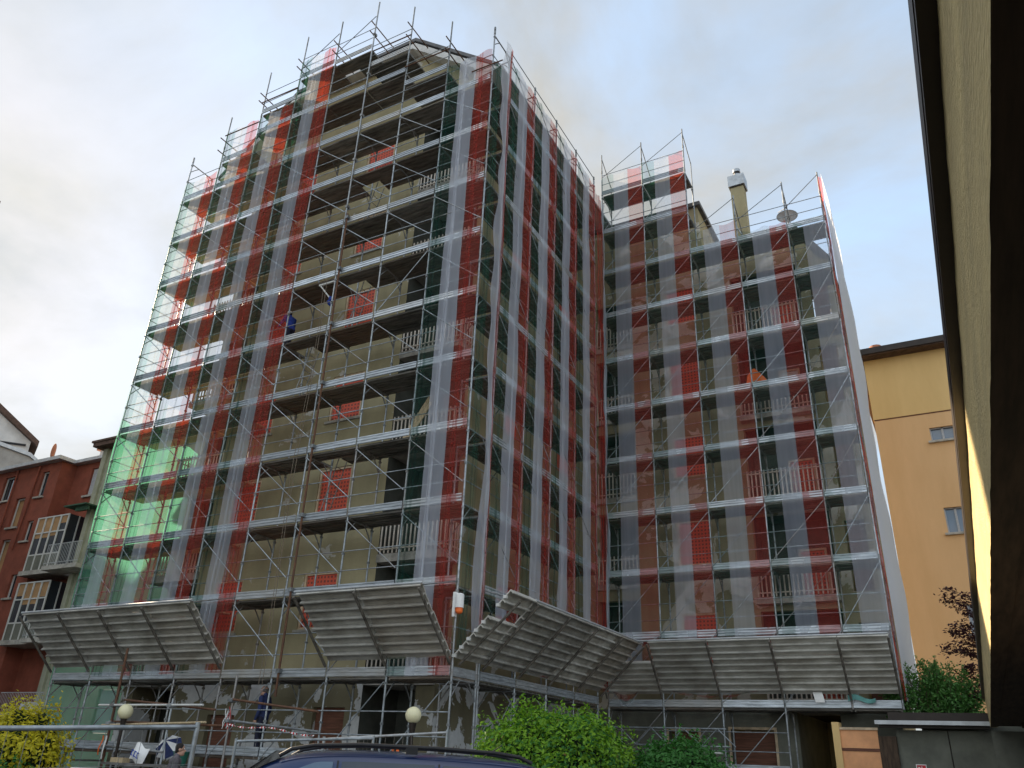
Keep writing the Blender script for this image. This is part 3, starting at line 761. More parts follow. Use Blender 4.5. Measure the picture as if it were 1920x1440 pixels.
# satellite dish on the wing roof
sd = empty('satellite_dish', (6.95,11.2,19.1), 'round grey satellite dish half behind the red net on the wing roof', 'satellite dish')
b = MB(); R0 = .40; nr = 6; na = 24
c0 = Vector((0,0,.95)); ax = Vector((.15,-.95,.28)).normalized(); a1 = ax.orthogonal().normalized(); a2 = ax.cross(a1)
vs = [tuple(c0 - ax*.12)]
for k in range(1, nr+1):
    rr = R0*k/nr
    for q in range(na):
        t = 2*PI*q/na; vs.append(tuple(c0 + a1*(rr*math.cos(t)) + a2*(rr*math.sin(t)) + ax*(-.12+.12*(k/nr)**2)))
fs = [(0,1+q,1+(q+1) % na) for q in range(na)]
for k in range(nr-1):
    for q in range(na):
        i = 1+k*na; j = i+na; fs.append((i+q,j+q,j+(q+1) % na,i+(q+1) % na))
b.add(vs, fs, galv_dull, True); o = b.build('reflector', sd)
MB().tube((0,.15,0), (0,.15,.95), .03, galv_dull).tube((0,.15,.95), tuple(c0-ax*.12), .03, galv_dull).build('mast', sd)
MB().tube(tuple(c0-a2*.45), tuple(c0+ax*.42), .014, galv_dull).tube(tuple(c0+ax*.38), tuple(c0+ax*.5), .035, blackplastic, 10).build('receiver_arm', sd)
# ------------------------------------------------------------------ neighbouring houses
def house(name, loc, label, cat='building'):
    return empty(name, loc, label, cat)
def hp(mb, name, root, label=None, parent=None):
    o = mb.build(name); o.parent = parent or root
    o.matrix_parent_inverse = Matrix.Identity(4) if parent else Matrix.Translation(root.location).inverted()
    if label: o['label'] = label
    return o
D = house('apartment_building', (-24,6,GZ), 'dark red block of flats with glazed verandas beyond the left end of the scaffold')
YD = 6.0
rw = [(-32.1,-31.2,11.3,12.6),(-28.9,-28.35,11.2,12.5),(-30.5,-29.75,9.8,11.3),(-28.95,-28.45,9.0,10.0),(-32.6,-31.8,9.6,11.2),(-30.6,-29.9,7.3,9.2),(-28.9,-28.4,6.3,7.4),(-32,-31,6.2,8),(-30.4,-29.7,4.2,5.8),(-30.4,-29.7,1.2,2.8)]
b = MB()
wall_holes(b, -44, -27.5, GZ, 12.9, YD, rw, redwall, 'y', .22)
b.quad((-27.5,YD,GZ), (-27.5,YD+.8,GZ), (-27.5,YD+.8,12.9), (-27.5,YD,12.9), redwall)
wall_holes(b, -27.5, -24.0, GZ, 12.95, YD+.8, [(-26.2,-24.6,11.2,12.6)], redwall, 'y', .15)
hp(b, 'wall', D, 'red rendered front')
b = MB()
sh = [(-23.5,-22.9,10.9,12.4),(-23.6,-22.8,7.4,9.6),(-23.6,-22.8,4.3,6.5),(-20.4,-19.3,.7,2.3),(-18.2,-17.2,-1.2,1.4)]
wall_holes(b, -24.0, -12.0, GZ, 13.0, YD, sh, sage, 'y', .2)
b.box((-24.25,YD-.12,GZ), (-23.95,YD+.8,13.0), sage)
b.quad((-12,YD,GZ), (-12,18,GZ), (-12,18,13), (-12,YD,13), sage)
hp(b, 'wall', D, 'sage green right section')
b = MB()
b.box((-44,YD-.35,12.9), (-27.25,YD+9,13.08), zinc); b.box((-27.25,YD+.45,12.9), (-24.3,YD+9,13.06), zinc)
b.box((-24.5,YD-.55,13.0), (-11.7,YD+9,13.2), tile); b.box((-24.6,YD-.6,13.2), (-11.6,YD-.45,13.3), tile)
b.box((-26.6,YD+1.2,13.06), (-24.9,YD+2.6,13.75), soffit); b.box((-26.8,YD+1.1,13.75), (-24.8,YD+2.7,13.85), clay)
hp(b, 'roof', D)
for k, (x0, x1, z0, z1) in enumerate(rw):
    w = hp(MB().quad((x0,YD+.2,z0), (x1,YD+.2,z0), (x1,YD+.2,z1), (x0,YD+.2,z1), tanblind if k in (2,5,8) else darkglass), 'window', D)
    f = MB()
    for a, c in ((x0, x0+.06), (x1-.06, x1)): f.box((a,YD+.12,z0), (c,YD+.17,z1), whitepaint)
    f.box((x0+.06,YD+.12,z1-.06), (x1-.06,YD+.17,z1), whitepaint); f.box((x0+.06,YD+.12,z0), (x1-.06,YD+.17,z0+.06), whitepaint)
    hp(f, 'frame', D, parent=w); hp(MB().box((x0-.1,YD-.1,z0-.09), (x1+.1,YD-.004,z0-.004), slabmat), 'sill', D, parent=w)
w = hp(MB().box((-26.15,YD+.88,11.23), (-24.65,YD+.92,12.57), greyblind), 'shutter', D); hp(MB().box((-26.35,YD+.7,11.1), (-24.5,YD+.796,11.19), slabmat), 'sill', D, parent=w)
for x0, x1, z0, z1 in sh: hp(MB().box((x0+.02,YD+.12,z0+.02), (x1-.02,YD+.16,z1-.02), greyblind), 'shutter', D)
def veranda(x0, x1, y0, y1, z, blinds):
    h = 2.55; s = hp(MB().box((x0-.12,y0-.12,z-.2), (x1+.12,y1,z), slabmat).box((x0,y0+.02,z), (x1,y0+.08,z+.75), greygreen), 'veranda', D)
    g = MB(); n = 4
    for k in range(n):
        a = x0 + (x1-x0)*k/n; c = x0 + (x1-x0)*(k+1)/n
        g.quad((a,y0+.06,z+.75), (c,y0+.06,z+.75), (c,y0+.06,z+h), (a,y0+.06,z+h), darkglass)
        if blinds[k]: g.quad((a+.05,y0+.05,z+h-blinds[k]), (c-.05,y0+.05,z+h-blinds[k]), (c-.05,y0+.05,z+h), (a+.05,y0+.05,z+h), tanblind)
    g.quad((x1,y0+.06,z), (x1,y1,z), (x1,y1,z+h), (x1,y0+.06,z+h), darkglass)
    hp(g, 'glazing', D, parent=s)
    f = MB()
    for k in range(n+1):
        a = x0 + (x1-x0)*k/n; f.box((a-.04,y0-.0,z), (a+.04,y0+.045,z+h), whitepaint)
    for zz in (.72, 1.75, h-.06): f.box((x0+.04,y0+.005,z+zz), (x1-.04,y0+.04,z+zz+.06), whitepaint)
    for yy in (y0+.5, y1-.05): f.box((x1-.0,yy,z), (x1+.04,yy+.05,z+h), whitepaint)
    hp(f, 'frame', D, parent=s)
veranda(-27.45, -25.15, YD-.35, YD+.8, 7.35, (1.0,1.0,.95,.4)); veranda(-27.45, -25.15, YD-.35, YD+.8, 4.3, (.6,1.0,1.0,.7))
def dbalcony(x0, x1, y0, z, panel=None):
    s = hp(MB().box((x0,y0,z-.18), (x1,YD-.004,z), slabmat), 'balcony', D)
    r = MB()
    if panel: r.box((x0+.03,y0+.03,z+.05), (x1-.03,y0+.05,z+.95), panel)
    else:
        n = int((x1-x0)/.11)
        for k in range(n+1): x = x0+.03+(x1-x0-.06)*k/n; r.tube((x,y0+.04,z), (x,y0+.04,z+.95), .009, zinc, 5)
    for zz in (.95, .12): r.tube((x0+.02,y0+.04,z+zz), (x1-.02,y0+.04,z+zz), .018, zinc)
    hp(r, 'railing', D, parent=s)
dbalcony(-25.0, -22.6, YD-1.0, 7.3); dbalcony(-25.0, -22.6, YD-1.0, 4.25); dbalcony(-25.3, -22.4, YD-1.0, 1.15); dbalcony(-28.6, -25.5, YD-1.0, 1.1, awn)
hp(MB().prism([(-25.0,10.05),(-23.4,10.05),(-23.4,10.11),(-25.0,10.11)], YD-.8, YD-.004, awn).box((-24.4,YD-.6,9.85), (-23.5,YD-.5,10.05), awn), 'awning', D)
hp(MB().box((-24.0,YD-.8,1.16), (-23.2,YD-.5,1.75), whiteplast).tube((-23.6,YD-.81,1.45), (-23.6,YD-.83,1.45), .22, greyblind, 14), 'air_conditioner', D)
hp(MB().tube((-29.4,YD-.08,8.6), (-29.15,YD-.08,12.85), .05, redwall).tube((-31.0,YD-.08,9.5), (-31.0,YD-.08,12.85), .05, redwall), 'downpipe', D)
hp(MB().tube((-30.2,YD+1,13.0), (-30.2,YD+1,14.1), .03, galv_dull).ball((-30.2,YD+.9,14.15), .42, clay, 14, 8, (.35,.25,1)), 'roof_aerial', D)
W = house('gabled_house', (-47.2,15.04,0), 'white gabled house rising behind the red block at the left edge'); W.rotation_euler.z = math.radians(63)
WM = (Matrix.Translation(W.location) @ Matrix.Rotation(math.radians(63), 4, 'Z'))
MB().prism([(-23,GZ),(-.35,GZ),(-.35,20.1),(-11.5,27.6),(-23,20.1)], 0, 16, whitewall).build('wall', W)
MB().prism([(.15,19.75),(.15,20.15),(-11.5,28.3),(-23.5,20.1),(-23.5,19.75),(-11.5,27.75)], -.45, 16.4, tile).build('roof', W)
a_ = MB().prism([(-14,GZ),(4,GZ),(4,15.6),(-.2,18.35),(-2.5,18.75),(-14,19.0)], -2.2, -.004, greywash).build('annex', W)
MB().prism([(4.2,15.45),(4.2,15.75),(-.2,18.62),(-2.5,19.02),(-14,19.27),(-14,19.02),(-2.5,18.77),(-.2,18.37)], -2.4, -.008, zinc).build('gutter', a_)
for x, z in ((-4.2,21.9),(-3.6,20.8)): MB().tube((x,-.03,z), (x,-.004,z), .15, blackplastic, 12).build('vent', W)
MB().path([(-2.7,-.12,18.9),(-2.5,-.12,19.6),(-.6,-.12,19.75)], .08, blackplastic, 8).build('downpipe', W)
O = house('apartment_building', (14,20,GZ), 'orange and yellow rendered house with small windows right of the wing')
YO = 20.0
ow = [(10.42,11.36,13.25,13.85),(10.35,11.15,9.3,10.35),(10.45,11.2,5.4,6.5)]
b = MB(); wall_holes(b, 8.35, 24, GZ, 14.55, YO, ow, orangewall, 'y', .2)
b.quad((8.35,YO,GZ), (8.35,YO+12,GZ), (8.35,YO+12,14.55), (8.35,YO,14.55), orangewall); hp(b, 'wall', O, 'orange lower storeys')
b = MB(); b.box((8.33,YO-.03,14.55), (24,YO+12,17.45), yellowwall); hp(b, 'wall', O, 'yellow top storey')
hp(MB().box((7.9,YO-.6,17.45), (24.5,YO+12.5,17.62), tile).box((7.85,YO-.68,17.5), (24.5,YO-.6,17.78), darkmetal), 'roof', O)
hp(MB().box((8.36,YO-.012,14.50), (24,YO-.002,14.56), brown), 'string_course', O)
hp(MB().tube((8.9,YO+.6,17.6), (8.9,YO+.6,18.25), .2, clay, 12).tube((8.9,YO+.6,18.25), (8.9,YO+.6,18.4), .27, clay, 12), 'chimney', O)
for x0, x1, z0, z1 in ow:
    w = hp(MB().quad((x0,YO+.18,z0), (x1,YO+.18,z0), (x1,YO+.18,z1), (x0,YO+.18,z1), blueglass), 'window', O); f = MB(); xm = (x0+x1)/2
    for a, c in ((x0,x0+.05),(xm-.04,xm+.04),(x1-.05,x1)): f.box((a,YO+.1,z0), (c,YO+.15,z1), greyblind)
    f.box((x0+.05,YO+.1,z0), (x1-.05,YO+.149,z0+.05), greyblind); f.box((x0+.05,YO+.1,z1-.05), (x1-.05,YO+.149,z1), greyblind)
    hp(f, 'frame', O, parent=w); hp(MB().box((x0-.12,YO-.12,z0-.09), (x1+.05,YO-.004,z0-.004), slabmat), 'sill', O, parent=w)

# unseen block added left of the view to shade the near eaves beam
X = house('apartment_building', (-35,-20,GZ), 'unseen cream block of flats added left of the street to shade the eaves beam')
xh = [(-36+0*k,0,0,0) for k in range(0)]
b = MB(); wins = [(-38+3.2*k,-36.7+3.2*k,1+3.1*n,2.6+3.1*n) for k in range(11) for n in range(6)]
wall_holes(b, -45, -2.2, GZ, 22, -25.0, wins, whitewall, 'x', .2, -1)
b.quad((-25,-2.2,GZ), (-45,-2.2,GZ), (-45,-2.2,22), (-25,-2.2,22), whitewall); b.quad((-45,-2.2,GZ), (-45,-45,GZ), (-45,-45,22), (-45,-2.2,22), whitewall); b.quad((-25,-45,GZ), (-25,-45,22), (-45,-45,22), (-45,-45,GZ), whitewall)
hp(b, 'wall', X)
hp(MB().box((-45.4,-45.4,22), (-24.6,-1.9,22.25), tile), 'roof', X)
for a, c, z0, z1 in wins: hp(MB().box((-25.2,a,z0), (-25.14,c,z1), greyblind), 'shutter', X)

# low house whose eaves run over the viewer's right shoulder
E = house('low_house', (12,-6,GZ), 'low house at the right edge with a yellow rendered eaves beam and dark soffit')
xf = 10.315; zl, zh = 1.53, 2.19
b = MB(); b.grid(lambda s, t: (xf - .0015*math.sin(s*160+t*4) - .0012*math.sin(s*470+t*9), -21+29.2*s, zl + .0015*math.sin(s*900) *(1-t) + (zh-zl)*t), 260, 6, fascia)
b.quad((xf,-21,zl), (xf,8.2,zl), (xf+.16,8.2,zl+.02), (xf+.16,-21,zl+.02), darkwood); b.quad((xf,8.2,zl), (xf,8.2,zh), (xf+.16,8.2,zh), (xf+.16,8.2,zl), fascia); hp(b, 'eaves_beam', E)
hp(MB().box((10.265,-21,zh-.02), (xf+.02,8.25,zh+.012), darkmetal).box((10.262,-21,zh+.012), (10.275,8.25,zh+.12), darkmetal), 'gutter', E)
b = MB(); b.box((xf+.16,-21,zl+.03), (15,8.2,zl+.08), darkwood)
for k in range(15): b.box((xf+.6,-20+1.9*k,zl-.08), (15,-19.9+1.9*k,zl+.03), darkwood)
hp(b, 'soffit', E); hp(MB().box((xf-.03,-21,zh+.02), (15,8.2,zh+.1), tile), 'roof', E)
hp(MB().box((12.6,-21,GZ), (12.9,8.2,zl+.03), greygreen), 'wall', E)
hp(MB().box((11.0,5.6,GZ), (11.3,5.9,zl-.08), darkwood), 'post', E)
G = house('garage', (9.3,8.7,GZ), 'low grey green garage with a zinc edged flat roof under the hedge')
hp(MB().box((8.15,8.72,GZ), (10.31,9.1,1.46), greygreen).box((8.75,9.1,GZ), (13,11.8,1.7), greygreen).box((10.31,8.4,GZ), (13.2,8.8,1.46), greygreen), 'wall', G)
hp(MB().box((7.8,8.42,1.50), (10.30,8.70,1.57), darkmetal).box((7.72,8.26,1.57), (10.42,8.40,1.665), zinc).box((8.05,8.34,1.665), (10.41,9.14,1.86), darkmetal), 'roof', G)
hp(MB().tube((9.35,8.70,GZ), (9.35,8.70,1.46), .012, darkmetal), 'joint_strip', G)
hp(MB().box((6.62,8.55,GZ), (6.80,9.05,1.62), yellowwall).box((6.80,8.62,GZ), (7.72,8.70,1.44), salmon).box((6.80,8.60,.93), (7.72,8.618,1.0), brown).box((6.80,8.58,1.44), (7.74,8.72,1.50), framewood).box((7.72,8.60,GZ), (8.146,9.05,1.30), darkwood), 'door', G, 'salmon orange panelled door with yellow jamb')
sg = empty('safety_sign', (8.62,8.70,.55), 'small red and white safety sign on the grey green garage wall', 'sign')
MB().box((-.12,0,-.14), (.12,.012,.12), whiteplast).build('panel', sg); MB().box((-.1,-.004,-.12), (.1,-.001,.10), redpaint).box((-.075,-.008,.0), (-.03,-.005,.06), whiteplast).box((.0,-.008,-.1), (.02,-.005,.07), whiteplast).box((.02,-.008,-.06), (.07,-.005,-.03), whiteplast).box((-.06,-.008,-.08), (-.02,-.005,-.05), whiteplast).build('symbol', sg)

# ------------------------------------------------------------------ plants
drymat = pbr('dry leaf', (.22,.12,.05), .9, 0, .2, 8)
def leaf(b, c, n, L, wd, m, rnd):
    """one folded leaf of four corners"""
    n = n.normalized(); t = n.orthogonal().normalized(); t = Matrix.Rotation(rnd.uniform(0, 2*PI), 3, n) @ t; s = n.cross(t)
    p0 = c; p1 = c + t*(L*.5) + s*wd*.5 + n*L*.08; p2 = c + t*L - n*L*.05; p3 = c + t*(L*.5) - s*wd*.5 + n*L*.08
    b.add([p0,p1,p2,p3], [(0,1,2),(0,2,3)], m)
def bush(label, name, loc, rad, n, L, mats, cat, seed, lump=.12, group=None, flat=1.0, inner=True, sparse=0.):
    rnd = random.Random(seed); r = empty(name, loc, label, cat, group); b = MB(); off = Vector((seed*3.1,seed*1.7,0))
    def surf(d):
        k = 1 + lump*(noise.noise(d*2.2+off)*1.1 + .6*noise.noise(d*5.3+off) + .25*noise.noise(d*11+off))
        return k
    for _ in range(n):
        z = rnd.uniform(-.75, 1); a = rnd.uniform(0, 2*PI); q = math.sqrt(max(0, 1-z*z)); d = Vector((q*math.cos(a), q*math.sin(a), z))
        k = surf(d); depth = 1 - abs(rnd.gauss(0, .055)) - (rnd.random()**3*.35*(sparse if sparse else .35))
        if noise.noise(d*6.0+off) < -.30: depth -= .16*rnd.random()+.04
        p = Vector((d.x*rad[0], d.y*rad[1], d.z*rad[2]))*k*depth
        if p.z < -loc[2]+GZ+.05: continue
        nn = (Vector((d.x/rad[0], d.y/rad[1], d.z/rad[2])).normalized() + Vector((rnd.gauss(0,.55), rnd.gauss(0,.55), rnd.gauss(0,.45)+.25)))
        s = L*rnd.uniform(.65, 1.25)
        leaf(b, p, nn, s, s*.52, drymat if rnd.random() < .006 else mats[0] if rnd.random() > .3 + .35*noise.noise(d*3.1-off) else mats[1], rnd)
    for _ in range(int(n*.02)):                    # shoots standing out of the outline
        z = rnd.uniform(.1, 1); a = rnd.uniform(0, 2*PI); q = math.sqrt(max(0, 1-z*z)); d = Vector((q*math.cos(a), q*math.sin(a), z)); k = surf(d)
        p = Vector((d.x*rad[0], d.y*rad[1], d.z*rad[2]))*k; up = (d*.4 + Vector((rnd.gauss(0,.3), rnd.gauss(0,.3), 1))).normalized()
        for q in range(4): leaf(b, p + up*(L*.7*q), up + Vector((rnd.gauss(0,.8), rnd.gauss(0,.8), 0)), L*.9, L*.42, mats[0], rnd)
    b.build('foliage', r)
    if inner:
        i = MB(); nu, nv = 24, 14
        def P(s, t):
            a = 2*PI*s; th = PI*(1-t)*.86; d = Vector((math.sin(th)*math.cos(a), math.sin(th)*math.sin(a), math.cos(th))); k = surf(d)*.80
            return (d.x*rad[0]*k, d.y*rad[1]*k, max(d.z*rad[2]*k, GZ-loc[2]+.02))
        i.grid(P, nu, nv, innerleaf); i.build('branches', r)  # closed dark core shell, blocks the view through the leaves
    st = MB(); z0 = GZ - loc[2]
    for k in range(5):
        a = k*1.3; st.tube((.08*math.cos(a), .08*math.sin(a), z0), (rad[0]*.35*math.cos(a), rad[1]*.35*math.sin(a), 0), .035, bark, 6, .015)
    st.build('stem', r)
    return r
bush('large round clipped bright green bush behind the blue van', 'round_bush', (4.03,-3.0,-.26), (1.48,1.35,1.36), 26000, .085, (leaf_a,leaf_b), 'bush', 3, .15)
bush('smaller darker green bush right of the large round one', 'round_bush', (5.85,-2.35,-.45), (1.02,.9,1.22), 13000, .085, (leaf_b,leaf_b), 'bush', 5)
bush('yellow leaved bush at the lower left corner behind the fence', 'yellow_bush', (-8.75,-4.0,.0), (1.15,1.0,1.0), 7500, .115, (leaf_y,leaf_y), 'bush', 9, .42, sparse=1.6)
bush('dark green shrub beneath the yellow leaves in the lower left corner', 'green_shrub', (-8.3,-5.0,-.72), (1.3,.8,.62), 4200, .12, (leaf_b,leaf_h), 'bush', 12, .25)
# hedge and purple plum on the terrace behind the garage
def shrub(label, name, loc, n, seed, spread, height, L, m, cat, nshoot=26, lean=(0,0), inner=0):
    rnd = random.Random(seed); r = empty(name, loc, label, cat); st = MB(); b = MB()
    for k in range(nshoot):
        a = rnd.uniform(0, 2*PI); q = math.sqrt(rnd.random()); base = Vector((q*spread[0]*math.cos(a)*.7, q*spread[1]*math.sin(a)*.7, 0))
        hgt = height*rnd.uniform(.55, 1.0)*(1-.35*q*q); tip = base + Vector((base.x*.45+lean[0]*hgt+rnd.gauss(0,.1), base.y*.4+lean[1]*hgt+rnd.gauss(0,.1), hgt))
        st.tube(base, tip, .014, bark, 5, .004)
        for _ in range(n // nshoot):
            t = rnd.uniform(.08, 1.0); c = base.lerp(tip, t) + Vector((rnd.gauss(0,1), rnd.gauss(0,1), rnd.gauss(0,.7)))*(.13*(1.15-t*.8))*spread[0]
            s = L*rnd.uniform(.6, 1.2); leaf(b, c, Vector((rnd.gauss(0,.7), rnd.gauss(0,.7)-.3, rnd.gauss(.6,.5))), s, s*.5, m, rnd)
    st.build('stem', r); b.build('foliage', r); return r
shrub('loose green hedge plant growing above the garage roof beside the white sheet', 'hedge_plant', (9.1,9.75,1.7), 12000, 21, (1.2,.6), 1.75, .10, leaf_h, 'shrub', 75)
shrub('single tall green shoot sticking out of the hedge plant top', 'green_shoot', (9.32,9.5,2.3), 700, 24, (.16,.16), 1.55, .075, leaf_h, 'shrub', 5)
# plum: a few long branches arching left
r = empty('plum_tree', (10.85,9.9,1.7), 'purple leaved plum branches reaching left in front of the orange house', 'tree')
rnd = random.Random(4); tr = MB(); cr = MB()
tr.tube((0,0,0), (.05,0,1.4), .06, bark, 8, .045); tr.tube((.05,0,1.4), (.15,.05,2.9), .045, bark, 7, .02)
for k in range(24):
    z = .35 + 2.7*k/24; p = Vector((.04,0,z)); tip = p + Vector((-rnd.uniform(.6,1.45)*(1.05-.25*abs(k-12)/12), rnd.uniform(-.45,.45), rnd.uniform(.15,.65)))
    if k % 4 == 3: tip.x = p.x + rnd.uniform(.3,.8)
    mid = p.lerp(tip, .5) + Vector((0,0,.1)); tr.tube(p, mid, .018, bark, 5, .012); tr.tube(mid, tip, .012, bark, 5, .004)
    for _ in range(120):
        t = rnd.uniform(.25, 1.02); c = (p.lerp(mid, t*2) if t < .5 else mid.lerp(tip, t*2-1)) + Vector((rnd.gauss(0,.05), rnd.gauss(0,.07), rnd.gauss(0,.06)))
        s = rnd.uniform(.08,.15); leaf(cr, c, Vector((rnd.gauss(0,.6), rnd.gauss(0,.6), 1)), s, s*.5, leaf_p, rnd)
tr.build('trunk', r); cr.build('crown', r)

# ------------------------------------------------------------------ van
fd = Vector((-.81,-.59,0)).normalized(); V = empty('parked_van', (2.95,-6.6,GZ), 'dark blue van with black roof rails parked in front of the round bush', 'van', rz=math.atan2(fd.y, fd.x)); V.scale.x = 1.04
# stations along the length: x, belt z, roof z, half width at belt, half width at roof edge, lower z
ST = [(-2.36,.92,1.02,.80,.74,.42),(-2.33,.96,1.30,.84,.70,.30),(-2.27,.98,1.52,.87,.68,.26),(-2.12,1.0,1.615,.89,.67,.25),(-1.7,1.0,1.655,.90,.68,.24),(-.9,1.0,1.685,.91,.69,.24),(0,1.0,1.69,.91,.69,.24),(.55,1.0,1.665,.91,.68,.24),(.9,1.0,1.60,.91,.665,.24),(1.2,1.0,1.45,.905,.66,.24),(1.5,1.0,1.22,.89,.68,.24),(1.7,.99,1.06,.88,.72,.25),(2.05,.90,.95,.85,.72,.28),(2.28,.75,.80,.78,.66,.32),(2.36,.60,.64,.70,.60,.38)]
def van_sec(s):
    x, zb, zr, wb, wr, zlo = s; pts = []
    half = [(.0,zlo),(wb*.92,zlo),(wb*.985,zlo+.18),(wb,(zlo+zb)/2),(wb,zb-.06),(wb-.015,zb),(wb*.35+wr*.65, zb+(zr-zb)*.62),(wr+.03,zr-.09*(zr-zb)/.65-.02),(wr-.03,zr-.035*(zr-zb)/.65),(wr*.6,zr-.004),(0,zr+.012)]
    return half
b = MB(); rows = [van_sec(s) for s in ST]; m = len(rows[0]); vs = []; fs = []
for s, h in zip(ST, rows):
    ring = [(s[0], y, z) for y, z in h] + [(s[0], -y, z) for y, z in reversed(h[1:-1])]; vs += ring
nr = len(ring)
for k in range(len(ST)-1):
    for j in range(nr): fs.append((k*nr+j, (k+1)*nr+j, (k+1)*nr+(j+1) % nr, k*nr+(j+1) % nr))
fs += [tuple(range(nr)), tuple(reversed(range((len(ST)-1)*nr, len(ST)*nr)))]
b.add(vs, fs, vanpaint, True); body = b.build('body', V)
sd_ = body.modifiers.new('s', 'SUBSURF'); sd_.levels = 2; sd_.render_levels = 2
def side_pt(x, t, s, o=.012):
    """point on the greenhouse side at length x; t=0 belt, t=1 roof edge"""
    for p, q in zip(ST[:-1], ST[1:]):
        if p[0] <= x <= q[0]:
            f = (x-p[0])/(q[0]-p[0]); L = [a+(c-a)*f for a, c in zip(p, q)]; break
    z = L[1] + (L[2]-.07-L[1])*t; y = L[3]-.01 + (L[4]+.02-L[3])*max(t,0)**1.15
    return (x, s*(y+o), z)
for s in (1, -1):
    for x0, x1, mt, nm in ((.30,1.02,blueglass,'side_window'),(-.88,.20,darkglass,'side_window'),(-2.0,-.98,darkglass,'side_window')):
        b = MB(); b.grid(lambda u, v: side_pt(x0+(x1-x0)*u, .10+.80*v*(1 if x1 < .5 else 1-.42*max(0,u-.25)), s), 10, 5, mt); b.build(nm, V)
    b = MB(); b.grid(lambda u, v: side_pt(.235+.02*u, -.8+1.72*v, s, .004), 1, 12, blackplastic); b.grid(lambda u, v: side_pt(-.945+.02*u, -.8+1.72*v, s, .004), 1, 12, blackplastic); b.build('door_gap', V)
    b = MB(); pts = [Vector((x, s*.655, z)) for x, z in ((.93,1.585),(.80,1.665),(.55,1.715),(0,1.745),(-.9,1.74),(-1.6,1.715),(-1.9,1.68),(-2.05,1.615))]
    b.path(pts, .024, blackplastic, 8)
    for p in pts[1:-1]: b.ball(tuple(p), .024, blackplastic, 8, 6)
    for x in (-.6,): b.box((x-.07, s*.655-.025, 1.66), (x+.07, s*.655+.025, 1.74), blackplastic)
    b.build('roof_rail', V)
    for x in (1.5, -1.45):
        w = MB(); y0 = s*.90; y1 = s*.70
        w.tube((x,y0,.33), (x,y1,.33), .33, rubber, 24).tube((x,y0+s*.006,.33), (x,y0-s*.04,.33), .21, zinc, 16); w.build('wheel', V)
    MB().ball((1.05,s*1.02,1.02), .12, vanpaint, 12, 8, (.6,.9,.7)).build('mirror', V); MB().box((.12,s*.905,.86), (-.06,s*.935,.90), blackplastic).build('door_handle', V)
    MB().ball((2.20,s*.62,.74), .14, whiteplast, 12, 8, (.8,.9,.6)).build('headlight', V)
b = MB(); b.grid(lambda u, v: (.98+.62*(1-v), (-.62+1.24*u)*(1+.04*(1-v)), 1.63-.09*(1-v)-.37*(1-v)+.012), 8, 5, darkglass); b.build('windscreen', V)
MB().tube((-1.5,.1,1.66), (-1.75,.1,1.82), .006, blackplastic).build('aerial', V)

# ------------------------------------------------------------------ site fences, barrier, lamps and loose things
def fence_panel(label, p, q, h=1.77):
    p = Vector(p); q = Vector(q); r = empty('fence_panel', (p+q)/2 - Vector((0,0,(p.z+q.z)/2-GZ)), label, 'fence', 'galvanised mobile fence panels')
    o = Vector(r.location); u = (q-p).normalized(); P = p-o; Q = q-o; dz = Vector((0,0,h))
    MB().tube(P, Q, .021, galv, 10).build('rail', r); MB().tube(P-dz, Q-dz, .018, galv, 8).build('rail', r)
    for c in (P, Q): MB().tube(c+Vector((0,0,.04)), c-dz-Vector((0,0,.06)), .021, galv, 10).build('post', r)
    b = MB(); n = int((q-p).length/.14)
    for k in range(1, n): c = P.lerp(Q, k/n); b.tube(c, c-dz, .0022, galv_dull, 4, caps=False)
    for k in range(1, 6): b.tube(P-dz*k/6, Q-dz*k/6, .0022, galv_dull, 4, caps=False)
    b.build('wire_mesh', r)
    for c in (P, Q):
        f = Vector((c.x,c.y,0)); MB().box((f.x-.12,f.y-.3,.002), (f.x+.12,f.y+.3,.1), slabmat).build('foot', r)
    return r
a, c = Vector((3.21,-11.58,.41)), Vector((4.06,-10.36,.495)); u = a-c
fence_panel('near galvanised fence panel crossing the lower left corner', c+u*2.3, c)
fence_panel('galvanised fence panel directly behind the front of the blue van', (-.01,-5.97,.45), (1.55,-4.58,.58))
fence_panel('galvanised fence panel behind the middle of the blue van ending at the right lamp', (.68,-4.75,.54), (2.40,-3.75,.72))
B_ = empty('pipe_barrier', (-5,-2,GZ), 'makeshift barrier of rusty and grey scaffold pipes before the front scaffold', 'barrier')
for p, q, m, r in [((-8.43,2.54),(-8.37,GZ),rust,.03),((-6.39,1.36),(-6.35,GZ),galv,.026),((-4.45,1.86),(-4.43,GZ),galv,.026),((-1.85,.4),(-1.85,GZ),galv_dull,.026)]:
    MB().tube((p[0]+5,0,p[1]-GZ), (q[0]+5,0,q[1]-GZ), r, m, 8).build('post', B_)
for p, q, m, y in [((-8.93,1.2),(-5.29,1.22),whitepaint,-.06),((-8.17,1.33),(-5.01,1.13),rust,.06),((-8.64,.75),(-5.1,.86),wood,-.06),((-8.4,.84),(-4.6,.80),rust,.06),((-4.4,1.34),(-1.89,1.11),rust,-.06),((-4.28,.9),(-1.82,.73),galv_dull,-.06),((-8.3,.30),(-6.3,.22),galv_dull,-.06)]:
    MB().tube((p[0]+5,y,p[1]-GZ), (q[0]+5,y,q[1]-GZ), .025, m, 8).build('rail', B_)
for x, z in ((-8.42,1.2),(-8.4,.8),(-6.38,1.2),(-4.44,1.32),(-4.44,.9),(-8.37,.28)):
    MB().ball((x+5,-.04,z-GZ), .055, galv_dull, 8, 6).box((x+4.93,-.1,z-GZ-.03), (x+5.07,.09,z-GZ+.03), galv_dull).build('clamp', B_)
b = MB(); n = 60; Lt = 2.5
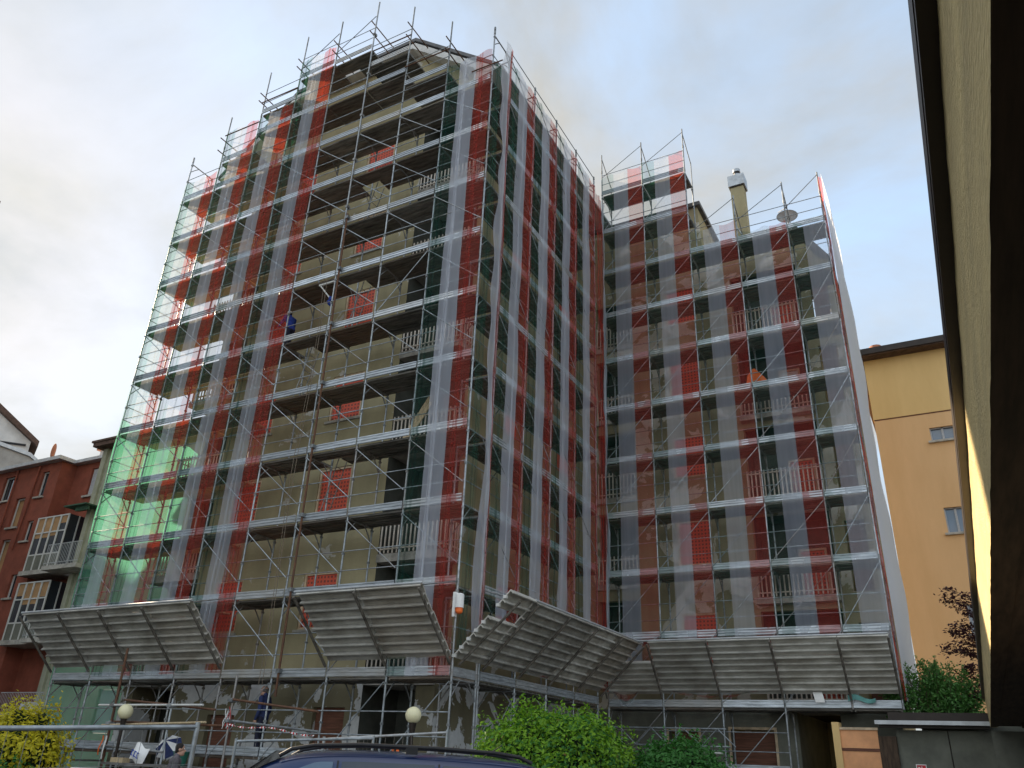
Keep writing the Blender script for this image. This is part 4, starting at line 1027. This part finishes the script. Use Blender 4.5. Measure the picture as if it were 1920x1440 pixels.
for k in range(n):
    def P(s, t, k=k):
        f = (k+s)/n; a = f*26; w = .02; z = .84 - .17*f - .03*math.sin(f*9) ; return (f*Lt, w*math.cos(a)*(t-.5)*2, z + w*math.sin(a)*(t-.5)*2)
    b.grid(P, 1, 1, whiteplast if k % 2 else redpaint)
o = b.build('warning_tape', None, (-4.4,-2.07,0)); tag(o, 'twisted red and white warning tape along the grey barrier pipe', 'tape')
b = MB()
for k in range(7): b.grid(lambda s, t: (-.03+.02*s+.05*math.sin(k*2.3)*(1+t)+.03*math.sin(t*6+k), -.03-.02*math.cos(t*5+k), .04*k-.1-(.16+.05*k)*t), 1, 6, whiteplast if k % 3 else redpaint)
tag(b.build('tape_knot', None, (-4.45,-2.03,1.05)), 'knotted white and red tape ends on the grey barrier post', 'tape')
for (x, z, lb) in ((-8.32,.52,'orange and white plastic strip tied to the rusty leaning barrier post'),(.58,.45,'short orange plastic strip tied to the fence beside the right globe lamp')):
    b = MB()
    b.grid(lambda s, t: (-.07+.05*s-.06*t, -.05+.02*math.sin(t*7), -.42*t), 2, 6, orangeplast); b.grid(lambda s, t: (.02+.06*s+.02*t, -.05+.02*math.sin(t*5+1), -.5*t), 2, 6, orangeplast if x > 0 else whiteplast)
    tag(b.build('plastic_strip', None, (x,-2.1 if x < 0 else -2.6,z)), lb, 'plastic strip')
def lamp(label, x, y, z, r, m=globe):
    l = empty('globe_lamp', (x,y,GZ), label, 'lamp', 'globe lamps on dark posts'); h = z-GZ
    MB().ball((0,0,h), r, m, 28, 18).build('lamp_globe', l)
    MB().tube((0,0,.13), (0,0,h-r-.12), .035, darkmetal, 10).tube((0,0,.13), (0,0,.3), .06, darkmetal, 10).build('post', l)
    MB().tube((0,0,h-r-.16), (0,0,h-r+.03), .05, darkmetal, 12, .075).build('collar', l)
lamp('cream globe lamp left, beside the rusty leaning barrier post', -7.70, -2.2, 1.05, .17)
lamp('cream globe lamp in front of the tower corner above the blue van', .61, -2.2, 1.06, .152)
lamp('dull grey globe lamp low before the wing scaffold', 5.55, 5.6, .30, .16, pbr('grey globe', (.40,.42,.40), .3, 0, .05, 3))
o = MB().tube((.13,0,1.55), (-.0,0,16.3), .03, rust, 8)
for k in range(8): o.box((-.06+.12*(1-k/8),-.05,2.1+2*k), (.05+.12*(1-k/8),.1,2.2+2*k), galv_dull)
tag(o.build('scaffold_pole', None, (-5.16,-.12,0)), 'long rusty pole clamped up the middle of the front scaffold', 'pole')
o = MB().tube((0,0,16.0), (0,0,26.3), .026, galv, 8)
for k in range(5): o.box((-.05,-.04,16.6+2*k), (.05,.1,16.7+2*k), galv_dull)
tag(o.build('scaffold_pole', None, (-5.27,-.09,0)), 'doubled grey pole rising above the highest point of the front scaffold', 'pole')
b = MB(); pts = [Vector((-5.42+.05*math.sin(z*.7), -.28, z)) for z in [1.8+.6*k for k in range(21)]]; b.path(pts, .009, ropemat, 5)
pts = [p + Vector((-.10-.02*math.sin(p.z),0,0)) for p in pts]; b.path(pts, .008, ropemat, 5)
tag(b.build('hoist_rope'), 'thin double hoist rope hanging beside the long rusty pole', 'rope')
hb = empty('rope_hoist', (-5.35,.1,13.9), 'pale folding hoist arm with a blue rope bundle near the worker', 'hoist')
MB().box((-.75,-.03,-.03), (0,.03,.03), whitepaint).tube((-.72,0,0), (-.2,0,-.62), .025, whitepaint).build('arm', hb); b = MB()
for k in range(5): b.ball((-.18+.05*math.sin(k*2),0,-.62-.06*k), .07, bluecloth, 8, 6)
b.build('rope_bundle', hb)
sr = empty('site_alarm', (.10,-.10,3.3), 'white site alarm with orange flashing lens on the tower corner post', 'alarm')
MB().box((-.11,-.05,-.05), (-.04,.05,.5), whiteplast).build('bracket', sr); MB().tube((.06,-.02,.14), (.06,-.02,.42), .10, whiteplast, 16).ball((.06,-.02,.42), .10, whiteplast, 16, 10, (1,1,.5)).build('housing', sr); MB().tube((.06,-.02,.06), (.06,-.02,.14), .085, orangeplast, 16).ball((.06,-.02,.06), .085, orangeplast, 16, 10, (1,1,.7)).build('lens', sr)
for k, (x, lb) in enumerate(((-2.55,'pale plank leaning against the netted balcony railing, longer of the pair'),(-2.40,'pale plank leaning against the netted balcony railing, shorter of the pair'))):
    o = MB().box((-.06,-.015,0), (.06,.015,1.75-.25*k), wood).build('leaning_plank', None, (x,.55,8.02)); o.rotation_euler = (-.25,.36,0); tag(o, lb, 'plank', 'two planks leaning on a balcony')
# workbench clutter in front of the scaffold
wb = empty('work_bench', (-6.6,-2.35,GZ), 'plank work bench on trestles below the left fan', 'bench')
MB().box((-1.1,-.2,1.22), (2.3,.2,1.27), galv_dull).build('top', wb)
for x in (-.9, 2.1):
    for y in (-.16, .16): MB().tube((x,y,0), (x,y*.7,1.22), .02, rust).build('leg', wb)
b = MB(); b.grid(lambda s, t: (-.24+.48*s, .10*math.sin(PI*s)*math.sin(PI*t)+.05*(t-.5), .02+.36*t+.03*math.sin(s*7)), 8, 8, whiteplast); b.grid(lambda s, t: (-.24+.48*s, -.10*math.sin(PI*s)*math.sin(PI*t)+.05*(t-.5)-.01, .02+.36*t+.03*math.sin(s*7)), 8, 8, whiteplast)
cb = tag(b.build('cement_bag', None, (-6.75,-2.35,-.03)), 'white cement bag with blue letters on the work bench', 'bag'); cb.rotation_euler.y = .3
b = MB()
for x in (-.1, 0, .1): b.box((x-.03,-.135,.14), (x-.012,-.125,.26), bluepaint).box((x-.012,-.135,.14), (x+.03,-.125,.16), bluepaint).box((x-.012,-.135,.24), (x+.03,-.125,.26), bluepaint)
s = b.build('lettering'); s.parent = cb
b = MB(); b.tube((0,0,0), (0,0,.27), .12, greenplast, 18, .165).tube((0,0,.26), (0,0,.285), .175, greenplast, 18); b.path([(.17*math.cos(t), 0, .27+.13*math.sin(t)) for t in [PI*k/8 for k in range(9)]], .006, galv, 5)
tag(b.build('mortar_bucket', None, (-5.35,-2.35,-.03)), 'dark green mortar bucket at the right end of the work bench', 'bucket')
tag(MB().box((-.22,-.1,0), (.2,.1,.1), wood).build('wood_block', None, (-7.3,-2.35,-.03)), 'raw wooden block at the left end of the work bench', 'block')
b = MB()
for k in range(8):
    a0, a1 = 2*PI*k/8, 2*PI*(k+1)/8
    b.add([(0,0,.42),(.5*math.cos(a0),.5*math.sin(a0),0),(.5*math.cos(a1),.5*math.sin(a1),0)], [(0,1,2)], navycloth if k % 2 else whiteplast)
b.tube((0,0,-.4), (0,0,.5), .012, galv_dull)
o = b.build('parasol', None, (-6.5,-1.75,.33)); o.scale = (.62,.62,.62); o.rotation_euler = (.9,.5,0); tag(o, 'folded down navy and white parasol behind the man in the grey t-shirt', 'parasol')
tag(MB().grid(lambda s, t: (.7*s, -.05-.1*t*s, .05*math.sin(s*6)-.05*s-.15*t*(1-s*.3)), 8, 4, teal).build('cloth_rag', None, (7.05,YC-.05,2.32)), 'teal rag hanging over the toe board at the right end of the wing', 'rag')
tag(MB().grid(lambda s, t: (.25*s+.06*t, -.06-.03*t, -.28*t), 3, 3, whiteplast).build('paper_sheet', None, (6.15,YC-.05,2.42)), 'white paper hanging over the toe board of the wing', 'paper')
b = MB(); P0 = Vector((0,0,0))
b.grid(lambda s, t: (.75*s+.1*t*(1-s), -.04+.05*math.sin(s*6), .05+t*(.75-.9*abs(s-.32))), 8, 8, orangeplast); b.tube((-.1,-.02,.05), (.35,-.05,.25), .03, wood)
tag(b.build('orange_tarp', None, (5.05,9.62,12.2)), 'crumpled orange tarp slung on the wing scaffold deck above the balconies', 'tarp')
b = MB(); b.ball((0,0,.27), .27, whiteplast, 12, 8, (1.1,.8,1.0)).ball((.12,.03,.5), .14, whiteplast, 10, 8, (1,.8,1.1))
tag(b.build('rubble_sack', None, (-9.9,.55,12.0)), 'pale sack standing on a deck behind the third net from the left edge', 'sack')
np_ = empty('no_parking_sign', (3.98,-11.30,.16), 'square no parking sign with red ring wired to the near fence', 'sign', rz=math.radians(38))
MB().box((-.10,0,-.24), (.10,.008,.0), whiteplast).build('panel', np_)
b = MB(); n = 32
for r0, r1, m, y in ((0,.062,bluepaint,-.003),(.062,.085,redpaint,-.003)):
    for k in range(n):
        a0, a1 = 2*PI*k/n, 2*PI*(k+1)/n; pts = [(r0*math.cos(a0),y,r0*math.sin(a0)-.125),(r1*math.cos(a0),y,r1*math.sin(a0)-.125),(r1*math.cos(a1),y,r1*math.sin(a1)-.125),(r0*math.cos(a1),y,r0*math.sin(a1)-.125)]
        b.add(pts[1:] if r0 == 0 else pts, [tuple(range(3 if r0 == 0 else 4))], m) if r0 else b.add([(0,y,-.125),pts[1],pts[2]], [(0,1,2)], m)
o = Vector((0,-.005,-.125)); e1 = Vector((.047,0,-.047)); e2 = Vector((.008,0,.008)); b.quad(o-e1-e2, o+e1-e2, o+e1+e2, o-e1+e2, redpaint)
b.build('symbol', np_)

# ------------------------------------------------------------------ people
def blend_mesh(parts, name, vox, mat, smooth=3):
    """one continuous surface grown round overlapping limbs: ('c', p, q, r0, r1) tapered limb, ('e', centre, radii) mass"""
    b = MB()
    for t in parts:
        if t[0] == 'c':
            _, p, q, r0, r1 = t; p = Vector(p); q = Vector(q); b.tube(p, q, r0, mat, 12, r1); b.ball(p, r0, mat, 12, 8); b.ball(q, r1, mat, 12, 8)
        else: b.ball(t[1], 1, mat, 18, 12, t[2])
    o = b.build(name); m = o.modifiers.new('r', 'REMESH'); m.mode = 'VOXEL'; m.voxel_size = vox; m.use_smooth_shade = True
    k = o.modifiers.new('s', 'SMOOTH'); k.iterations = smooth; k.factor = .5
    dg = bpy.context.evaluated_depsgraph_get(); out = bpy.data.meshes.new_from_object(o.evaluated_get(dg))
    bpy.data.objects.remove(o); out.materials.clear(); out.materials.append(mat)
    out.polygons.foreach_set('use_smooth', [True]*len(out.polygons)); out.polygons.foreach_set('material_index', [0]*len(out.polygons)); return out
def person(label, loc, rz, sc, arms, lean, top, trousers, hair_m, hair, cap=False, short=False, head_tilt=0., legs=((0,0),(0,0))):
    """faces local +y; arms: for each side (elbow, wrist) offsets; lean tilts the trunk forward"""
    R = empty('person', loc, label, 'person', rz=rz); R.scale = (sc,)*3
    ln = lambda z: Vector((0, lean*(z-.95), z))
    nk = ln(1.46); hc = ln(1.60) + Vector((0,.03+head_tilt,0)); jaw = hc + Vector((0,.035+head_tilt*.3,-.075))
    torso = lambda g: [('e', ln(.95), (.155+g,.115+g,.12+g)), ('e', ln(1.10), (.135+g,.105+g,.13+g)), ('e', ln(1.25), (.155+g,.115+g,.13+g)), ('e', ln(1.36), (.165+g,.108+g,.085+g))]
    body = torso(-.012) + [('c', ln(1.40), hc-Vector((0,.02,.06)), .055, .052), ('e', hc+Vector((0,-.012,.02)), (.074,.094,.088)), ('e', jaw, (.055,.062,.062)),
        ('e', jaw+Vector((0,.04,-.025)), (.028,.022,.022)), ('c', hc+Vector((0,.082,.0)), hc+Vector((0,.105,-.035)), .010, .015)]
    for s in (1,-1): body.append(('e', hc+Vector((s*.075,-.012,-.012)), (.012,.022,.033)))
    jacket = torso(.018) + [('e', ln(.90), (.165,.13,.07)), ('c', ln(1.40), ln(1.475), .078, .066)]; legsC = [('e', ln(.90), (.165,.125,.11))]; shoes = []
    for s, (eo, wo), (kf, af) in zip((1,-1), arms, legs):
        sh = ln(1.385) + Vector((s*.165,0,0)); el = sh + Vector(eo); wr = el + Vector(wo); fw = (wr-el).normalized()
        side = Vector((s,0,0)); side = (side - fw*side.dot(fw)).normalized(); up = fw.cross(side); palm = wr + fw*.05
        body += [('c', ln(1.37)+Vector((s*.08,0,0)), sh, .06, .055), ('c', sh, el, .052, .038), ('c', el, wr, .038, .025), ('c', wr, palm, .024, .026), ('c', palm-up*.018, palm+up*.018, .018, .018)]
        for o2, l in ((-.030,.070),(-.010,.082),(.010,.077),(.029,.060)):
            a = palm + up*o2 + fw*.020; c1 = a + fw*l*.5 - side*.008; c2 = c1 + fw*l*.45 - side*.024
            body += [('c', a, c1, .0095, .009), ('c', c1, c2, .009, .0075)]
        t0 = wr + fw*.02 - up*.026; t1 = t0 + fw*.04 - up*.026 - side*.010; body += [('c', t0, t1, .012, .010), ('c', t1, t1+fw*.025, .010, .008)]
        jacket += [('c', ln(1.385)+Vector((s*.06,0,.01)), sh, .078, .072)]
        jacket += [('c', sh, sh.lerp(el, .62), .070, .064)] if short else [('c', sh, el, .070, .055), ('c', el, wr-fw*.005, .054, .040)]
        hp_ = ln(.93) + Vector((s*.085,0,-.02)); kn = Vector((s*.10,.025+kf,.50)); an = Vector((s*.105,-.01+af,.09)); to = an + Vector((s*.02,.16,-.05))
        body += [('c', hp_, kn, .08, .052), ('c', kn, an, .050, .036), ('c', an, to, .036, .028)]
        legsC += [('c', hp_, kn, .098, .068), ('c', kn, an+Vector((0,0,.0)), .068, .058)]; shoes.append([('c', an+Vector((0,-.045,-.045)), an+Vector((0,.06,-.05)), .045, .044), ('c', an+Vector((0,.06,-.05)), to, .044, .036)])
    me = blend_mesh(body, 'body', .0075, skin, 2)
    bm = bmesh.new(); bm.from_mesh(me); hb_ = MB()
    for s in (1, -1):
        hb_.ball(tuple(hc+Vector((s*.031,.079,.008))), .0125, whiteplast, 10, 8); hb_.ball(tuple(hc+Vector((s*.031,.087,.008))), .0065, blackplastic, 8, 6); hb_.ball(tuple(hc+Vector((s*.031,.084,.03))), .018, hair_m, 8, 6, (1,.4,.25))
    hb_.ball(tuple(jaw+Vector((0,.056,.012))), .022, lipmat, 10, 6, (1,.35,.3))
    hm = hb_.mesh('face'); names = [x.name for x in me.materials]
    for mm in hm.materials:
        if mm.name not in names: me.materials.append(mm); names.append(mm.name)
    remap = {i: names.index(mm.name) for i, mm in enumerate(hm.materials)}
    vs = [bm.verts.new(v.co) for v in hm.vertices]
    for p in hm.polygons:
        f = bm.faces.new([vs[i] for i in p.vertices]); f.material_index = remap[p.material_index]; f.smooth = True
    bm.to_mesh(me); bm.free()
    o = bpy.data.objects.new('body', me); COL.objects.link(o); o.parent = R
    def cloth(parts, name, m, vox=.012):
        q = blend_mesh(parts, name, vox, m); ob = bpy.data.objects.new(name, q); COL.objects.link(ob); ob.parent = R
    cloth(jacket, 'shirt' if short else 'jacket', top); cloth(legsC, 'trousers', trousers)
    for sh_ in shoes: cloth(sh_, 'shoe', blackplastic, .010)
    if hair: cloth([('e', hc+Vector((0,-.022,.034)), (.082,.092,.086)), ('e', hc+Vector((0,-.055,-.02)), (.07,.055,.07))], 'hair', hair_m, .009)
    else: cloth([('e', hc+Vector((.066,-.035,-.005)), (.018,.05,.045)), ('e', hc+Vector((-.066,-.035,-.005)), (.018,.05,.045)), ('e', hc+Vector((0,-.078,-.01)), (.066,.035,.05))], 'hair', hair_m, .009)
    if cap: cloth([('e', hc+Vector((0,-.01,.06)), (.09,.108,.065)), ('e', hc+Vector((0,.105,.048)), (.07,.07,.010))], 'cap', whitecap, .007)
    return R
lipmat = pbr('lip', (.35,.13,.11), .6)
person('balding man in navy jacket standing in profile on the lowest deck', (-5.85,.42,.2), math.radians(100), .97, (((.05,-.05,-.27),(-.01,.10,-.23)),((-.05,-.03,-.28),(.01,.09,-.23))), .06, navycloth, darkcloth, hairgrey, False, head_tilt=.03)
person('dark haired man in grey t-shirt seen from behind beside the work bench', (-4.85,-2.95,GZ), math.radians(-40), 1.0, (((.06,.03,-.26),(-.02,.22,-.02)),((-.06,.03,-.26),(.03,.22,-.02))), .10, greycloth, darkcloth, hairdark, True, short=True, head_tilt=.0)
person('worker in blue shirt and white cap on the deck beside the long striped net', (-7.55,.55,12.0), math.radians(75), .95, (((.10,.16,-.20),(-.05,.22,.02)),((-.06,.14,-.22),(.02,.23,-.06))), .28, bluecloth, darkcloth, hairdark, True, cap=True, head_tilt=.03, legs=((.12,.05),(-.05,-.1)))

# ------------------------------------------------------------------ sky, sun, camera
EL, TH = math.radians(27), math.radians(14)            # sun elevation; angle behind the gable plane
sdir = Vector((-math.cos(TH)*math.cos(EL), math.sin(TH)*math.cos(EL), math.sin(EL)))
L = bpy.data.lights.new('sun', 'SUN'); L.energy = 2.9; L.angle = math.radians(.6); L.color = (1, .80, .56)
so = bpy.data.objects.new('sun', L); COL.objects.link(so); so.rotation_euler = sdir.to_track_quat('Z', 'Y').to_euler()
w = bpy.data.worlds.new('World'); S.world = w; w.use_nodes = True; nt = w.node_tree; nt.nodes.clear(); N = nt.nodes.new; K = nt.links.new
out = N('ShaderNodeOutputWorld'); bg = N('ShaderNodeBackground'); sky = N('ShaderNodeTexSky'); sky.sky_type = 'NISHITA'; sky.sun_disc = False
sky.sun_elevation = EL; sky.sun_rotation = math.atan2(sdir.x, sdir.y); sky.air_density = 1.0; sky.dust_density = .7; sky.ozone_density = 1.2; sky.altitude = 100
tc = N('ShaderNodeTexCoord'); sx = N('ShaderNodeSeparateXYZ'); K(tc.outputs['Generated'], sx.inputs[0])
dv = N('ShaderNodeMath'); dv.operation = 'ADD'; dv.inputs[1].default_value = .22; K(sx.outputs['Z'], dv.inputs[0])
cb_ = N('ShaderNodeCombineXYZ')
for ax in 'XY':
    d_ = N('ShaderNodeMath'); d_.operation = 'DIVIDE'; K(sx.outputs[ax], d_.inputs[0]); K(dv.outputs[0], d_.inputs[1]); K(d_.outputs[0], cb_.inputs[ax])
n1 = N('ShaderNodeTexNoise'); n1.inputs['Scale'].default_value = 1.9; n1.inputs['Detail'].default_value = 9; n1.inputs['Roughness'].default_value = .55; n1.inputs['Distortion'].default_value = .35
mpc = N('ShaderNodeMapping'); mpc.inputs['Location'].default_value = (7.9, 2.2, 0); K(cb_.outputs[0], mpc.inputs[0]); K(mpc.outputs[0], n1.inputs['Vector'])
cr_ = N('ShaderNodeValToRGB'); cr_.color_ramp.elements[0].position = .36; cr_.color_ramp.elements[1].position = .62; K(n1.outputs['Fac'], cr_.inputs['Fac'])
n2 = N('ShaderNodeTexNoise'); n2.inputs['Scale'].default_value = 3.1; n2.inputs['Detail'].default_value = 8; n2.inputs['Roughness'].default_value = .6; K(cb_.outputs[0], n2.inputs['Vector'])
cc = N('ShaderNodeValToRGB'); cc.color_ramp.elements[0].position = .3; cc.color_ramp.elements[1].position = .72
cc.color_ramp.elements[0].color = (.76, .82, .86, 1); cc.color_ramp.elements[1].color = (1.08, 1.05, .97, 1); K(n2.outputs['Fac'], cc.inputs['Fac'])
bw = N('ShaderNodeRGBToBW'); K(sky.outputs[0], bw.inputs[0])
# thin high haze evens the glare around the hidden sun
hz = N('ShaderNodeMath'); hz.operation = 'MULTIPLY_ADD'; hz.inputs[1].default_value = .75; hz.inputs[2].default_value = 1.0; K(bw.outputs[0], hz.inputs[0])
iv = N('ShaderNodeMath'); iv.operation = 'DIVIDE'; iv.inputs[0].default_value = 2.05; K(hz.outputs[0], iv.inputs[1])
sk = N('ShaderNodeVectorMath'); sk.operation = 'SCALE'; K(sky.outputs[0], sk.inputs[0]); K(iv.outputs[0], sk.inputs['Scale'])
b2 = N('ShaderNodeRGBToBW'); K(sk.outputs[0], b2.inputs[0])
hs_ = N('ShaderNodeHueSaturation'); hs_.inputs['Saturation'].default_value = .72; hs_.inputs['Value'].default_value = .95; hs_.inputs['Hue'].default_value = .488; K(sk.outputs[0], hs_.inputs['Color'])
ml = N('ShaderNodeMath'); ml.operation = 'MULTIPLY_ADD'; ml.inputs[1].default_value = .50; ml.inputs[2].default_value = .72; K(b2.outputs[0], ml.inputs[0])
# added sky gain behind the viewer, brightens the front facades
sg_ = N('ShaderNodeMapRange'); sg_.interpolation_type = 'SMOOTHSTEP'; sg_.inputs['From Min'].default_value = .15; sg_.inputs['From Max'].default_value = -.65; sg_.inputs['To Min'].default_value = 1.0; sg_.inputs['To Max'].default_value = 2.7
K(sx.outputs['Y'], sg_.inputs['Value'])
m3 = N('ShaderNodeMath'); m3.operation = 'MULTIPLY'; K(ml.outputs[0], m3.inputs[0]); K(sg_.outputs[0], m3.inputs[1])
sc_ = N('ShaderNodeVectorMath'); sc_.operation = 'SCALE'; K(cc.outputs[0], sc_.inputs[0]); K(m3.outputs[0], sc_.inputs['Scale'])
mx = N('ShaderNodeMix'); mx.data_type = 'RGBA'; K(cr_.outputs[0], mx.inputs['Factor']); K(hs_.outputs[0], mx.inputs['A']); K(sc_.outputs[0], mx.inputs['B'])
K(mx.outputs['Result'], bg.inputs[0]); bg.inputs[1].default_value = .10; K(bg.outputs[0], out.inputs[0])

cam = bpy.data.cameras.new('camera'); cam.sensor_width = 36; cam.lens = 1481.65/1920*36; cam.clip_start = .05; cam.clip_end = 2000
co = bpy.data.objects.new('camera', cam); COL.objects.link(co)
Rv, Uv, Fv = Vector((.87879907,.47562263,.03866922)), Vector((.17470132,-.39608175,.90144256)), Vector((-.44406265,.78543132,.43116818))
co.matrix_world = Matrix(((Rv.x,Uv.x,-Fv.x,10.0815),(Rv.y,Uv.y,-Fv.y,-15.6758),(Rv.z,Uv.z,-Fv.z,.3259),(0,0,0,1)))
S.camera = co
S.view_settings.view_transform = 'Standard'; S.view_settings.look = 'None'; S.view_settings.exposure = 2.1; S.view_settings.gamma = 1
S.cycles.transparent_max_bounces = 24; S.cycles.max_bounces = 8; S.cycles.diffuse_bounces = 4
